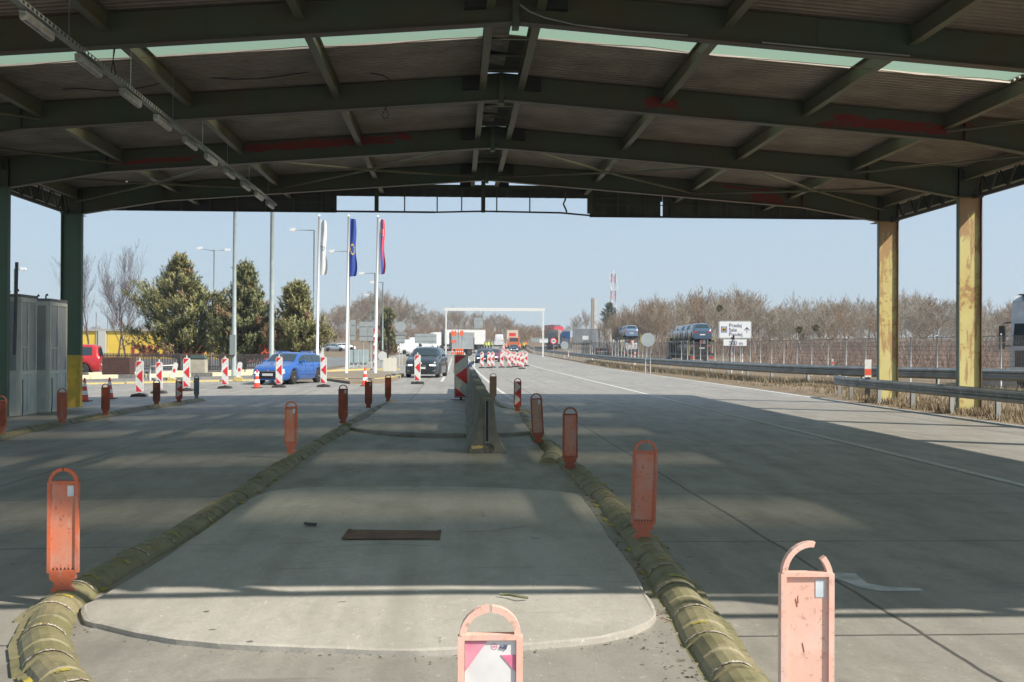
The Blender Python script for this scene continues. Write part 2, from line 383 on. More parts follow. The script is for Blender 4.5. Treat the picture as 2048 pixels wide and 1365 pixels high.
# purlins
PUR = [.40, 3.42, 6.45, 9.5, 12.5]
PURM = make_paint('purlin_paint', (.13, .145, .085), (.15, .125, .075), rustamt=.58)
ends = [YN]+FR+[YF]; GUS = mat('dark_gusset', (.03, .035, .03), rough=.8)
for s in (-1, 1):
    for d in PUR:
        x = X0+s*d; zt = ztop(x)-.005; b = MB()
        for a, c in zip(ends, ends[1:]):
            a2, c2 = a+.013, c-.013
            b.box(x-.006, x+.006, a2, c2, zt-.30, zt-.03)
            b.box(x-.07, x+.07, a2, c2, zt-.32, zt-.301); b.box(x-.07, x+.07, a2, c2, zt-.029, zt-.012)
            if d < 1 and a in FR:    # gusset haunches at the ridge
                for yy, sg in ((c2, -1),):
                    gb = MB(); gb.prism([(x+s*.008, zt-.31), (x+s*.42, zt-.31-.03), (x+s*.42, zt-.05-.03), (x+s*.008, zt-.05)], yy+sg*.02, yy+sg*.20); gb.build('gusset', GUS, canopy)
        b.build('purlin', PURM, canopy)
# roof sheeting: real corrugation, ribs run down the slope
ROOFM = mat('roof_sheet_underside', (.37, .32, .27), (.24, .205, .17), .5, 1.2, lo=.35, hi=.7, metal=.45)
SKYS = [(YN+.2, YN+.25)]
sky_r = [(f+.12, f+(2.98 if f == FR[2] else 2.82)) for f in FR[:-1]]
def corr(b, ya, yb, xa, xb, base=.005, pitch=.20, amp=.10):
    n = max(1, round((yb-ya)/pitch)); p = (yb-ya)/n; prof = []
    for k in range(n):
        y = ya+k*p; prof += [(y, 0), (y+p*.32, 0), (y+p*.42, amp), (y+p*.90, amp)]
    prof.append((yb, 0)); vs = []
    for y, h in prof:
        for x in (xa, xb): vs.append((x, y, ztop(x)+base+h))
    b.add(vs, [(2*i, 2*i+1, 2*i+3, 2*i+2) for i in range(len(prof)-1)])
for s in (-1, 1):
    b = MB(); cur = YN
    for a, c in sky_r:
        corr(b, cur, a, X0+s*.45, X0+s*13.55); corr(b, a, c, X0+s*9.5, X0+s*13.55, base=.006); cur = c
    corr(b, cur, YF, X0+s*.45, X0+s*13.55)
    b.build('roof_sheet', ROOFM, canopy)
# translucent panels
tm = bpy.data.materials.new('fibreglass_panel'); tm.use_nodes = True; nt = tm.node_tree
for n in list(nt.nodes): nt.nodes.remove(n)
out = nd(nt, 'ShaderNodeOutputMaterial'); tl = nd(nt, 'ShaderNodeBsdfTranslucent'); tl.inputs[0].default_value = (.29, .43, .32, 1)
df = nd(nt, 'ShaderNodeBsdfDiffuse'); df.inputs[0].default_value = (.34, .38, .33, 1)
tp = nd(nt, 'ShaderNodeBsdfTransparent'); tp.inputs[0].default_value = (.75, .70, .60, 1)
m1 = nd(nt, 'ShaderNodeMixShader'); m1.inputs[0].default_value = .50; nt.links.new(tl.outputs[0], m1.inputs[1]); nt.links.new(df.outputs[0], m1.inputs[2])
m2 = nd(nt, 'ShaderNodeMixShader'); m2.inputs[0].default_value = .28
tc = nd(nt, 'ShaderNodeTexCoord'); nn = noise(nt, scaled(nt, tc.outputs['UV'], (1, 1, 1)), 2.0, 3)
sx = nd(nt, 'ShaderNodeSeparateXYZ'); nt.links.new(tc.outputs['Generated'], sx.inputs[0])
# less clear towards the sheet edges, added to soften the light bands below
ed = M_(nt, 'SUBTRACT', 1.0, M_(nt, 'POWER', M_(nt, 'ABSOLUTE', M_(nt, 'SUBTRACT', M_(nt, 'MULTIPLY', sx.outputs[1], 2.0), 1.0)), 1.7), True)
nt.links.new(M_(nt, 'MULTIPLY', ed, .27), m2.inputs[0])
nt.links.new(m1.outputs[0], m2.inputs[1]); nt.links.new(tp.outputs[0], m2.inputs[2]); nt.links.new(m2.outputs[0], out.inputs[0])
MATS['fibreglass'] = tm
for a, c in sky_r:
    for s in (-1, 1):
        b = MB(); vs = []
        for x in (X0, X0+s*9.5):
            for y in (a-.03, c+.03): vs.append((x, y, ztop(x)+.05))
        b.add(vs, [(0, 1, 3, 2)]); b.build('skylight', tm, canopy)
for a, c in zip([YN]+[q_[1] for q_ in sky_r], [q_[0] for q_ in sky_r]+[YF]):
    b = MB(); b.add([(X0-.5, a, ztop(X0)+.055), (X0+.5, a, ztop(X0)+.055), (X0+.5, c, ztop(X0)+.055), (X0-.5, c, ztop(X0)+.055)], [(0, 1, 2, 3)]); b.build('ridge_cap', mat('ridge_sheet', (.13, .12, .11), (.07, .06, .055), .8, 2), canopy)
for a in FR[:-1]:
    for t in (1.2, 2.4, 3.6, 4.8): b = MB(); b.tube([(X0-.4, a+t, ztop(X0)-.2), (X0+.4, a+t, ztop(X0)-.2)], .014, 5); b.build('ridge_tie', PURM, canopy)
SHEETW = mat('loose_pale_sheet', (.30, .27, .24), (.14, .12, .11), .7, 3)
rnd = random.Random(3)
for a in FR[2:4]:
    for t in (2.0, 3.0, 4.1):
        y = a+t; x = X0-.18+rnd.uniform(-.04, .04); z = ztop(X0)-.06
        b = MB(); b.add([(x-.14, y, z), (x+.22, y+.03, z+.02), (x+.20, y+.85, z-.01), (x-.15, y+.8, z+.015)], [(0, 1, 2, 3)]); b.build('ridge_panel', SHEETW, canopy)
# wind bracing in the last bay
BR = make_paint('brace_paint', (.15, .14, .08), (.09, .08, .05), rustamt=.58)
b = MB()
for s in (-1, 1):
    for (d0, d1) in ((.4, 6.45), (6.45, .4), (6.45, 12.5), (12.5, 6.45)):
        xa, xb = X0+s*d0, X0+s*d1
        b.tube([(xa, FR[4]+.1, ztop(xa)-.42), ((xa+xb)/2, (FR[4]+FR[5])/2, ztop((xa+xb)/2)-.46), (xb, FR[5]-.1, ztop(xb)-.42)], .035, 6)
    for a, c in ((FR[2], FR[3]), (FR[3], FR[4])):
        xa, xb = X0+s*9.5, X0+s*12.4
        b.tube([(xa, c-.1, ztop(xa)-.38), (xb, a+.1, ztop(xb)-.5)], .03, 6)
b.build('wind_brace', BR, canopy)
# eave trusses and outer sheets
for s in (-1, 1):
    b = MB(); x = X0+s*12.75
    b.box(x-.05, x+.05, YN+.1, FR[-1]-.02, 5.72, 5.80); b.box(x-.05, x+.05, YN+.1, FR[-1]-.02, 6.34, 6.42)
    for a, c in zip(FR, FR[1:]):
        n = 6
        for k in range(n):
            ya = a+(c-a)*k/n; yb = a+(c-a)*(k+1)/n; ym = (ya+yb)/2
            b.tube([(x, ya+.03, 5.80), (x, ym, 6.34)], .028, 4, smooth=False); b.tube([(x, ym, 6.34), (x, yb-.03, 5.80)], .028, 4, smooth=False)
    b.build('eave_truss', mat('dark_truss_paint', (.035, .045, .04), (.06, .05, .04), .7, 2), canopy)
    b = MB(); xo = X0+s*13.4; b.box(xo-.01, xo+.01, YN, YF, 6.02, 6.42); b.box(min(xo, xo-s*.2), max(xo, xo-s*.2), YN, YF, 6.0, 6.018)
    b.build('gutter', GREEN, canopy)
# gable fascias
FAS = mat('fascia_sheet', (.085, .09, .08), (.055, .06, .055), .7, 1.5)
def fz(py, Y): return P3(1024, py, Y).z
b = MB(); Yf = 40.3; xl, xr = X0-13.0, X0+13.0
zt, zb1, zb2, zl = fz(375, Yf), fz(396, Yf), fz(423, Yf), fz(428, Yf)
b.box(xl, xr, Yf-.05, Yf+.05, zt-.06, zt+.06)
b.build('fascia_rail', GREEN, canopy)
b = MB(); b.box(xl, PX(672, Yf), Yf-.04, Yf+.04, zl-.02, zl+.05); b.box(PX(672, Yf), PX(868, Yf), Yf-.03, Yf+.03, zl-.005, zl+.055)
b.prism([(PX(868, Yf), zl), (PX(965, Yf), zl+.05), (PX(1120, Yf), zl+.02), (PX(1180, Yf), zl-.06), (PX(1180, Yf), zl-.01), (PX(1120, Yf), zl+.075), (PX(965, Yf), zl+.10), (PX(868, Yf), zl+.05)], Yf-.03, Yf+.03)
b.box(PX(1178, Yf), xr, Yf-.04, Yf+.04, zl-.09, zl-.03)
b.build('fascia_rail', mat('fascia_edge_paint', (.05, .06, .09), (.04, .04, .05), .6, 2), canopy)
def sheet(b, xa, xb, z0, z1, Y, p=.2, a=.03):
    n = max(1, int((xb-xa)/p)); vs = []
    for k in range(n+1):
        x = xa+(xb-xa)*k/n
        for z in (z0, z1): vs.append((x, Y+(a if k % 2 else 0), z))
    b.add(vs, [(2*i, 2*i+2, 2*i+3, 2*i+1) for i in range(n)])
b = MB(); sheet(b, xl, PX(672, Yf), zl+.05, zt-.06, Yf); sheet(b, PX(672, Yf), PX(1178, Yf), zb1, zt-.06, Yf)
xs1 = PX(1322, Yf); sheet(b, PX(1178, Yf), xs1-.035, zl-.03, zt-.06, Yf); sheet(b, xs1+.035, xr, zl-.03, zt-.06, Yf); sheet(b, xs1-.035, xs1+.035, zl+.45, zt-.06, Yf); 
b.build('fascia_sheet', FAS, canopy)
for px, w in ((752, .07), (808, .02), (873, .02), (922, .02), (965, .07), (992, .02), (1058, .02), (1178, .09)):
    x = PX(px, Yf); b = MB(); b.box(x-w, x+w, Yf-.10, Yf-.052, zl+.02, zt-.05 if w < .05 else ztop(x)-.03); b.build('fascia_post', GREEN, canopy)
for px in (1128,):
    x = PX(px, Yf); b = MB(); b.tube([(x, Yf-.07, zt-.1), (x+.02, Yf-.07, zb1-.05), (x-.05, Yf-.08, zb1-.2), (x+.06, Yf-.07, zl+.1), (x+.04, Yf-.07, zl+.03)], .03, 6); b.build('fascia_post', GREEN, canopy)
for px in [250+56*k for k in range(8)]+[1234+54*k for k in range(10)]:
    x = PX(px, Yf); b = MB(); b.box(x-.02, x+.02, Yf-.10, Yf-.052, zl-.02, zt-.07); b.build('fascia_post', GREEN, canopy)
for zz in (.33, .55):
    b = MB(); b.box(PX(1190, Yf), xr, Yf-.03, Yf-.012, zl+zz-.015, zl+zz+.015); b.build('fascia_girt', GREEN, canopy)
    b = MB(); b.box(xl, PX(660, Yf), Yf-.03, Yf-.012, zl+zz-.015, zl+zz+.015); b.build('fascia_girt', GREEN, canopy)
b = MB(); Yg = YN+.12
b.box(xl, xr, Yg-.05, Yg+.05, 6.38, 6.52); b.box(X0+5.6, xr, Yg-.04, Yg+.04, 5.42, 5.52)
for d in (-12, -8, -4, 0, 4, 8, 12): b.box(X0+d-.06, X0+d+.06, Yg-.05, Yg+.05, 5.43 if d > 5 else 6.4, ztop(X0+d)-.03)
b.build('fascia_rail', GREEN, canopy)
b = MB(); sheet(b, X0+6.9, xr, 5.75, 6.38, Yg); b.build('fascia_sheet', FAS, canopy)

# hanging cable tray with tube lamps
TX, TZ = -5.45, 5.95
tray = thing('cable_tray', 'perforated steel cable tray hanging under the left half of the canopy roof', 'cable tray', (TX, 0, 0))
b = MB(); b.box(-.05, .05, 5.0, 36.4, TZ, TZ+.004)
for s in (-1, 1):
    y = 5.0
    b.box(s*.05-.003, s*.05+.003, 5.0, 36.4, TZ, TZ+.012); b.box(s*.05-.003, s*.05+.003, 5.0, 36.4, TZ+.055, TZ+.065)
    while y < 36.4: b.box(s*.05-.003, s*.05+.003, y, y+.06, TZ+.012, TZ+.055); y += .16
b.build('tray', GALVL, tray)
for y in (8.5, 14.0, 17.1, 20.3, 23.3, 26.0, 28.8, 31.8, 35.0):
    b = MB(); b.tube([(0, y, TZ+.06), (.0, y+.02, ztop(TX)-.0)], .007, 4); b.build('hanger_chain', GALV, tray)
LAMPC = mat('diffuser_plastic', (.36, .35, .32), (.22, .21, .19), .3, 5)
ordn = ['first', 'second', 'third', 'fourth', 'fifth', 'sixth', 'seventh', 'eighth', 'ninth', 'tenth', 'eleventh', 'twelfth', 'thirteenth', 'fourteenth', 'fifteenth', 'sixteenth', 'seventeenth', 'eighteenth', 'nineteenth', 'twentieth']
for k, y in enumerate((15.9, 18.1, 20.4, 22.6, 24.9, 27.0, 29.2, 31.4, 33.5, 35.5)):
    lab = 'nearest' if k == 0 else ('farthest' if k == 9 else ordn[k])
    t = thing('tube_lamp', 'dusty grey tube lamp under the cable tray, %s of ten%s' % (lab, '' if k in (0, 9) else ' from the near end'), 'lamp', (TX-.02, y, TZ-.11), group='tube lamps under the cable tray')
    b = MB(); b.prism([(-.045, .05), (-.045, .085), (.045, .085), (.045, .05)], -.55, .55); b.box(-.02, .02, -.4, -.36, .09, .112); b.box(-.02, .02, .36, .4, .09, .112)
    b.build('housing', GALVL, t)
    b = MB(); b.prism([(-.045, .05), (-.05, .01), (-.034, -.025), (0, -.036), (.034, -.025), (.05, .01), (.045, .05)], -.53, .53, smooth=False); b.build('lamp_cover', LAMPC, t)
# thin cables strung across
b = MB(); b.tube([(X0+d, 21.0, ztop(X0+d)-.28-.03*math.sin(d*2)) for d in [-12.2+1.22*k for k in range(21)]], .006, 4)
tag(b.build('overhead_cable', mat('copper_cable', (.20, .10, .06), rough=.6)), 'thin brown cable strung across below the pale green skylight strip', 'cable')
def cable(px_list, Y, r, label):
    b = MB(); b.tube([P3(x, y, Y) for x, y in px_list], r, 5); return tag(b.build('hanging_cable', BLACK), label, 'cable')
cable([(773, 216), (768, 222), (764, 231), (768, 238), (774, 238), (777, 230), (772, 220), (771, 214)], 24.9, .009, 'small black cable loop hanging below the second visible beam')
cable([(700, 140), (735, 146), (762, 150), (775, 156), (780, 163)], 24.5, .011, 'black cable end drooping below the corrugated roof left of the ridge')
cable([(125, 179), (160, 177), (205, 181), (250, 182), (300, 172), (345, 160)], 24.0, .011, 'long black cable sagging under the roof near the cable tray')
cable([(420, 156), (470, 159), (520, 158), (560, 153), (620, 144)], 24.0, .011, 'short black cable sagging under the roof between tray and ridge')
cable([(230, 97), (226, 120), (232, 150), (222, 145), (226, 122), (228, 97)], 18.9, .009, 'thin black cable loop hanging beside the second tray lamp')
b = MB(); b.tube([P3(x, y, 18.85) for x, y in ((1040, 10), (1060, 24), (1090, 36), (1150, 50), (1250, 62), (1376, 71))], .014, 5)
tag(b.build('conduit', GALVL), 'pale conduit sagging along the nearest visible beam right of its apex', 'conduit')
b = MB(); b.tube([P3(x, y, 18.85) for x, y in ((1525, 85), (1620, 94), (1740, 105), (1820, 112))], .014, 5)
tag(b.build('conduit', GALVL), 'straight pale conduit lying on the lower flange of the nearest beam, far right', 'conduit')
# ------------------------------------------------------------------ concrete islands
def poly_at(pl, dz): return [at(x, y, dz) for x, y in pl]
def island(name, pl, h, label, m=SLABM):
    P = poly_at(pl, h); b = MB(); n = len(P)
    # rounded, slightly worn edge: top ring inset
    c = sum(P, Vector())/n
    rj = random.Random(len(P)); ph = [rj.uniform(0, 6.28) for _ in range(6)]; wv = [.004*sum(math.sin(i*(.21+.37*k)+ph[k]) for k in range(4))*.6 for i in range(n)]; P = [p+(c-p).normalized()*wv[i] for i, p in enumerate(P)]; top = [p + (c-p).normalized()*(.022+.006*math.sin(i*.5+ph[4])) + Vector((0, 0, -.004+.002*math.sin(i*.33+ph[5]))) for i, p in enumerate(P)]; mid = [Vector((p.x, p.y, p.z-.012)) for p in P]; low = [Vector((p.x, p.y, p.z-h-.3)) for p in P]
    b.add(top+mid+low, [tuple(range(n))]+[(i, i+n, (i+1) % n+n, (i+1) % n) for i in range(n)]+[(i+n, i+2*n, (i+1) % n+2*n, (i+1) % n+n) for i in range(n)])
    o = b.build(name, m); return tag(o, label=label, kind='structure')
def smooth_poly(pl, k=4):
    out = []; n = len(pl)
    for i in range(n):
        p0, p1, p2, p3 = [Vector(pl[(i+j-1) % n]) for j in range(4)]
        for q in range(k):
            t = q/k; out.append(tuple(.5*((2*p1)+(p2-p0)*t+(2*p0-5*p1+4*p2-p3)*t*t+(3*p1-p0-3*p2+p3)*t**3)))
    return out
SLABN = make_road('near_slab_concrete', (.52, .485, .42), (.34, .32, .29), joints=False)
island('traffic_island', smooth_poly([(163, 1212), (172, 1238), (208, 1246), (307, 1268), (443, 1284), (602, 1291), (783, 1297), (919, 1295), (1042, 1287), (1180, 1275), (1262, 1258), (1312, 1228), (1290, 1180), (1262, 1130), (1205, 1055), (1172, 1005), (1143, 985), (1000, 975), (830, 971), (650, 973), (540, 982), (480, 1010), (400, 1065), (320, 1118), (205, 1188)], 8), .075, 'raised concrete island slab with rounded worn front edge', SLABN)
island('traffic_island', smooth_poly([(700, 852), (745, 860), (850, 866), (960, 867), (1062, 862), (1080, 846), (1050, 822), (1010, 806), (960, 800), (800, 803), (770, 810), (735, 835)], 3), .10, 'farther raised concrete island slab beside the concrete barrier')
# ground between kerbs is a paler concrete
pl = [(205, 1188), (90, 1290), (160, 1390), (460, 1530), (1640, 1560), (1465, 1345), (1362, 1195), (1285, 1085), (1200, 985), (1128, 922), (1085, 880), (1050, 840), (985, 805), (785, 805), (692, 855), (590, 917), (470, 995), (330, 1085)]
b = MB(); b.slab(poly_at(pl, 0), .0, .034); tag(b.build('island_paving', make_road('island_paving', (.33, .31, .27), (.245, .235, .21), joints=False)), kind='structure')
# rusty plate let into the slab
COVER = mat('rusty_plate', (.20, .105, .065), (.12, .065, .045), .75, 9, .3)
p = [at(690, 1078, .077), at(872, 1078, .078), at(876, 1062, .078), at(703, 1060, .078)]
b = MB(); b.slab(p, 0, .003); b.slab([p[0]+Vector((-.03, -.02, 0)), p[0]+Vector((.0, -.02, 0)), p[3]+Vector((.0, .02, 0)), p[3]+Vector((-.03, .02, 0))], 0, .007); b.slab([p[1]+Vector((.0, -.04, 0)), p[1]+Vector((.03, -.04, 0)), p[2]+Vector((.03, .02, 0)), p[2]+Vector((.0, .02, 0))], 0, .007)
tag(b.build('cover_plate', COVER), 'rusty brown steel cover plate let into the island slab', 'cover plate')
b = MB()
b.slab([at(607, 1047, .077), at(634, 1049, .077), at(632, 1052, .077), at(610, 1050, .077)], 0, .012)
tag(b.build('stick', DARK), 'thin black scrap lying on the slab left of the rusty cover plate', 'debris')
b = MB(); b.tube([at(1000, 1189, .088), at(1020, 1190, .095), at(1042, 1194, .10), at(1055, 1196, .086)], .009, 6)
tag(b.build('stick', mat('green_stick', (.16, .17, .09), rough=.8)), 'curved greenish stick lying on the sunlit strip of the slab', 'debris')
# cracks in the slab
CRK = mat('crack', (.05, .05, .045), rough=1)
rc = random.Random(11)
def crack(pl, dz, w, name='crack'):
    b = MB(); pts = []
    for a, c in zip(pl, pl[1:]):
        for k in range(6):
            t = k/6; pts.append(at(a[0]+(c[0]-a[0])*t+rc.uniform(-2, 2), a[1]+(c[1]-a[1])*t+rc.uniform(-.6, .6), dz))
    pts.append(at(*pl[-1], dz)); vs = []
    for q in pts: vs += [q+Vector((0, w*.5, .001)), q-Vector((0, w*.5, -.001))]
    b.add(vs, [(2*i, 2*i+1, 2*i+3, 2*i+2) for i in range(len(pts)-1)]); tag(b.build(name, CRK), kind='structure')
crack([(920, 1064), (985, 1062), (1015, 1058), (1055, 1052)], .077, .012)
crack([(560, 1088), (600, 1087), (650, 1083)], .077, .01)
crack([(630, 1096), (760, 1088), (860, 1092)], .077, .008)
crack([(1200, 1276), (1270, 1275), (1350, 1274)], .014, .012)
crack([(880, 1275), (882, 1286)], .078, .01)

# ------------------------------------------------------------------ rubber kerb chains
KM, nt, b_, Pn, s_ = base_nodes('olive_rubber_kerb', .6)
n1 = noise(nt, Pn, 2.0, 5); n2 = noise(nt, Pn, 9, 5, .6); n3 = noise(nt, Pn, 3.3, 4, .6)
c = mixc(nt, steps(nt, n1, .35, .65), (.17, .155, .070), (.26, .225, .125))
c = mixc(nt, M_(nt, 'MULTIPLY', steps(nt, n2, .50, .68), .6), c, (.075, .070, .045)); n4 = noise(nt, Pn, 26, 4, .7); c = mixc(nt, M_(nt, 'MULTIPLY', steps(nt, n4, .5, .7), .55), c, (.24, .21, .15))
c = mixc(nt, M_(nt, 'MULTIPLY', steps(nt, n3, .66, .70), .75), c, (.48, .38, .05))
nt.links.new(c, b_.inputs['Base Color']); bp = nd(nt, 'ShaderNodeBump'); bp.inputs['Strength'].default_value = .35; bp.inputs['Distance'].default_value = .02
nt.links.new(n2, bp.inputs['Height']); nt.links.new(bp.outputs[0], b_.inputs['Normal'])
KYEL = mat('kerb_yellow_paint', (.42, .33, .05), (.17, .15, .06), .6, 14, lo=.45, hi=.6)
KREF = mat('kerb_reflector', (.52, .48, .40), (.16, .11, .07), .6, 34, lo=.44, hi=.56)
SEC = [(-.205, -.02), (-.205, .018), (-.150, .028), (-.128, .062), (-.075, .098), (-.03, .112), (.03, .112), (.075, .098), (.128, .062), (.150, .028), (.205, .018), (.205, -.02)]
def resample(P, step):
    L = [0]
    for a, c_ in zip(P, P[1:]): L.append(L[-1]+(c_-a).length)
    n = max(1, round(L[-1]/step)); out = []
    for k in range(n+1):
        t = L[-1]*k/n; i = 0
        while i < len(L)-2 and L[i+1] < t: i += 1
        u = (t-L[i])/max(1e-6, L[i+1]-L[i]); out.append(P[i].lerp(P[i+1], u))
    return out
def catmull(P, k=6):
    out = []
    for i in range(len(P)-1):
        p0 = P[max(0, i-1)]; p1 = P[i]; p2 = P[i+1]; p3 = P[min(len(P)-1, i+2)]
        for q in range(k):
            t = q/k; out.append(.5*((2*p1)+(p2-p0)*t+(2*p0-5*p1+4*p2-p3)*t*t+(3*p1-p0-3*p2+p3)*t**3))
    out.append(P[-1]); return out
def kerb_chain(P, label, seed, detail=22, step=.67, width=1.0):
    rd = random.Random(seed); P = catmull([Vector((p[0], p[1], 0)) for p in P]); Q = resample(P, step)
    root = thing('rubber_kerb', label, 'kerb', (Q[0].x, Q[0].y, 0)); org = Vector((Q[0].x, Q[0].y, 0))
    for i, (a, c_) in enumerate(zip(Q, Q[1:])):
        d = (c_-a).normalized(); nrm = Vector((d.y, -d.x, 0)); L = (c_-a).length
        jog = rd.uniform(-.012, .012); ws = width*.93*rd.uniform(.92, 1.07); hs = rd.uniform(.86, 1.04); tw = rd.uniform(-.014, .014)
        b = MB(); rings = []
        ts = [(0, .99, .98), (.03, 1.0, 1.0), (.25, 1, 1), (.455, 1.0, 1.0), (.465, .985, .90), (.475, .98, .88), (.525, .98, .88), (.535, .985, .90), (.545, 1.0, 1.0), (.75, 1, 1), (.97, 1.0, 1.0), (1.0, .99, .98)]
        for t, sw, sh in ts:
            cen = a + d*(L*(t*.985+.0075)) + nrm*(jog+tw*(t-.5)*2)
            g = gz(cen.x, cen.y)+.012
            rings.append([cen-org+nrm*(u*ws*sw)+Vector((0, 0, g+max(v*hs*sh, -.02))) for u, v in SEC])
        vs = [p for r_ in rings for p in r_]; n = len(SEC)
        fs = [(j*n+k, (j+1)*n+k, (j+1)*n+k+1, j*n+k+1) for j in range(len(rings)-1) for k in range(n-1)]
        fs += [tuple(range(n)), tuple(range((len(rings)-1)*n+n-1, (len(rings)-1)*n-1, -1))]
        b.add(vs, fs[:-2]); b.add(rings[0], [fs[-2]]); b.add(rings[-1], [tuple(range(n-1, -1, -1))]); el = b.build('kerb_element', KM, root)
        if i < detail:
            # toothed white arc at the joint
            r_ = MB(); vs = []; idx = list(range(2, 10)); K = 30
            def sec(u):
                f = u*(len(idx)-1); j = min(len(idx)-2, int(f)); e = f-j; A = SEC[idx[j]]; B = SEC[idx[j+1]]
                return (A[0]+(B[0]-A[0])*e, A[1]+(B[1]-A[1])*e)
            for k in range(K+1):
                u, v = sec(.06+.88*k/K)
                tooth = .018 if k % 2 else .044
                for off in (-.002, tooth):
                    cen = a + d*(L*.985*.06+off) + nrm*(jog-tw); g = gz(cen.x, cen.y)+.012
                    vs.append(cen-org+nrm*(u*ws*1.01)+Vector((0, 0, g+v*hs+.006)))
            if rd.random() > .15:
                r_.add(vs, [(2*k, 2*k+2, 2*k+3, 2*k+1) for k in range(K)]); r_.build('reflector_strip', KREF, el)
            # yellow paint in the notch and clips on the flanges
            y = MB()
            if rd.random() < .5:
                u0 = rd.uniform(.25, .45); u1 = u0+rd.uniform(.2, .4); vs = []
                for k in range(9):
                    u, v = sec(u0+(u1-u0)*k/8)
                    for t in (.40-.01*(k % 3), .4645):
                        cen = a + d*(L*t) + nrm*(jog+tw*(t-.5)*2); g = gz(cen.x, cen.y)+.012
                        vs.append(cen-org+nrm*(u*ws*1.0)+Vector((0, 0, g+v*hs+.004)))
                y.add(vs, [(2*k, 2*k+2, 2*k+3, 2*k+1) for k in range(8)])
                y.build('yellow_patch', KYEL, el)
            for sgn in (-1, 1):
                if rd.random() < .38:
                    y = MB(); t = rd.choice((.25, .75)); cen = a+d*(L*t)+nrm*(sgn*.178*ws); g = gz(cen.x, cen.y)+.012
                    Mx = Matrix.Translation(cen-org+Vector((0, 0, g+.024)))@Matrix.Rotation(math.atan2(d.y, d.x), 4, 'Z')
                    y.box(-.045, .045, -.022, .022, 0, .012, M=Mx); y.build('flange_clip', KYEL, el)
    return root
def g2(pl): return [at(x, y, .05) for x, y in pl]
kL = g2([(460, 1530), (290, 1460), (160, 1390), (92, 1320), (84, 1270), (104, 1225), (150, 1183), (210, 1148), (330, 1085), (398, 1042), (470, 995), (540, 950), (590, 917), (640, 885), (690, 858)])
kerb_chain(kL, 'long olive rubber kerb chain along the left side of the near island', 1, 30)
kL2 = g2([(692, 852), (730, 832), (755, 817), (788, 803)])
kerb_chain(kL2, 'short olive rubber kerb chain curving along left side of the farther island', 2, 0, .9)
kR = g2([(1640, 1560), (1540, 1440), (1465, 1345), (1408, 1262), (1362, 1195), (1318, 1130), (1285, 1085), (1240, 1030), (1200, 985), (1160, 948), (1128, 922)])
kerb_chain(kR, 'long olive rubber kerb chain along the right side of the near island', 3, 30)
kR2 = g2([(1098, 925), (1108, 905), (1085, 882), (1065, 862), (1052, 842), (1045, 828)])
kerb_chain(kR2, 'dented olive rubber kerb chain between leaning delineator and near kerb, right side', 4, 0, .8, 1.05)
kR3 = g2([(1052, 826), (1030, 822), (1008, 820), (990, 806), (982, 799)])
kerb_chain(kR3, 'mossy olive rubber kerb chain bending behind the right end of the concrete barrier', 5, 0, .9)
kI = g2([(-60, 895), (20, 868), (120, 847), (205, 832), (290, 817), (350, 808), (400, 800)])
kerb_chain(kI, 'olive rubber kerb chain of the booth island on the left', 6, 0, .9)
island('traffic_island', [(-160, 905), (20, 861), (130, 841), (260, 816), (330, 808), (240, 808), (140, 815), (20, 830), (-160, 850)], .07, 'low concrete island under the two white booths')
# dry leaves and grit along the kerbs
rl = random.Random(5)
def litter(name, label, spots, n, m, size=.03):
    b = MB()
    for _ in range(n):
        i = rl.randrange(len(spots)-1); u = rl.random(); A, B = Vector(spots[i]), Vector(spots[i+1]); q = A.lerp(B, u)
        p = at(q.x, q.y, .02)+Vector((rl.gauss(0, .07), rl.gauss(0, .07), 0)); s = rl.uniform(.3, 1)*size; a = rl.uniform(0, 6.28)
        Mx = Matrix.Translation(p+Vector((0, 0, rl.uniform(0, .02))))@Matrix.Rotation(a, 4, 'Z')@Matrix.Rotation(rl.uniform(-.7, .7), 4, 'X')
        b.add([Mx@Vector(v) for v in ((-s, 0, 0), (0, -s*.45, .004), (s, 0, .0), (0, s*.45, .006))], [(0, 1, 2, 3)])
    return tag(b.build(name, m), label, kind='stuff')
LEAF = mat('dry_leaf', (.30, .13, .06), (.16, .09, .05), .9, 40)
GRIT = mat('kerb_grit', (.20, .17, .12), (.10, .08, .05), .95, 60)
litter('leaf_litter', 'dry brown leaves gathered along the right kerb', [(1325, 1245), (1300, 1215), (1250, 1135), (1215, 1085), (1180, 1030), (1150, 985)], 420, LEAF, .022)
litter('leaf_litter', 'dry leaves heaped near the barrier end', [(1028, 862), (1060, 856)], 120, mat('pale_leaf', (.42, .34, .2), (.3, .2, .1), .9, 30), .05)
litter('grit', 'grit in the left kerb corner', [(160, 1215), (150, 1240), (140, 1280)], 160, GRIT, .02)
litter('grit', 'grit and leaves under the front edge of the slab', [(215, 1266), (400, 1300), (620, 1312), (800, 1318), (1000, 1310), (1200, 1292), (1290, 1275)], 420, GRIT, .014)
litter('leaf_litter', 'russet leaves below the front edge of the slab', [(770, 1308), (850, 1308)], 70, LEAF, .018)
litter('leaf_litter', 'leaves under the edge of the farther slab', [(760, 872), (850, 874), (935, 874)], 160, LEAF, .03)
litter('leaf_litter', 'leaves and twigs in front of the right kerb', [(1330, 1265), (1345, 1330), (1370, 1365)], 120, GRIT, .02)

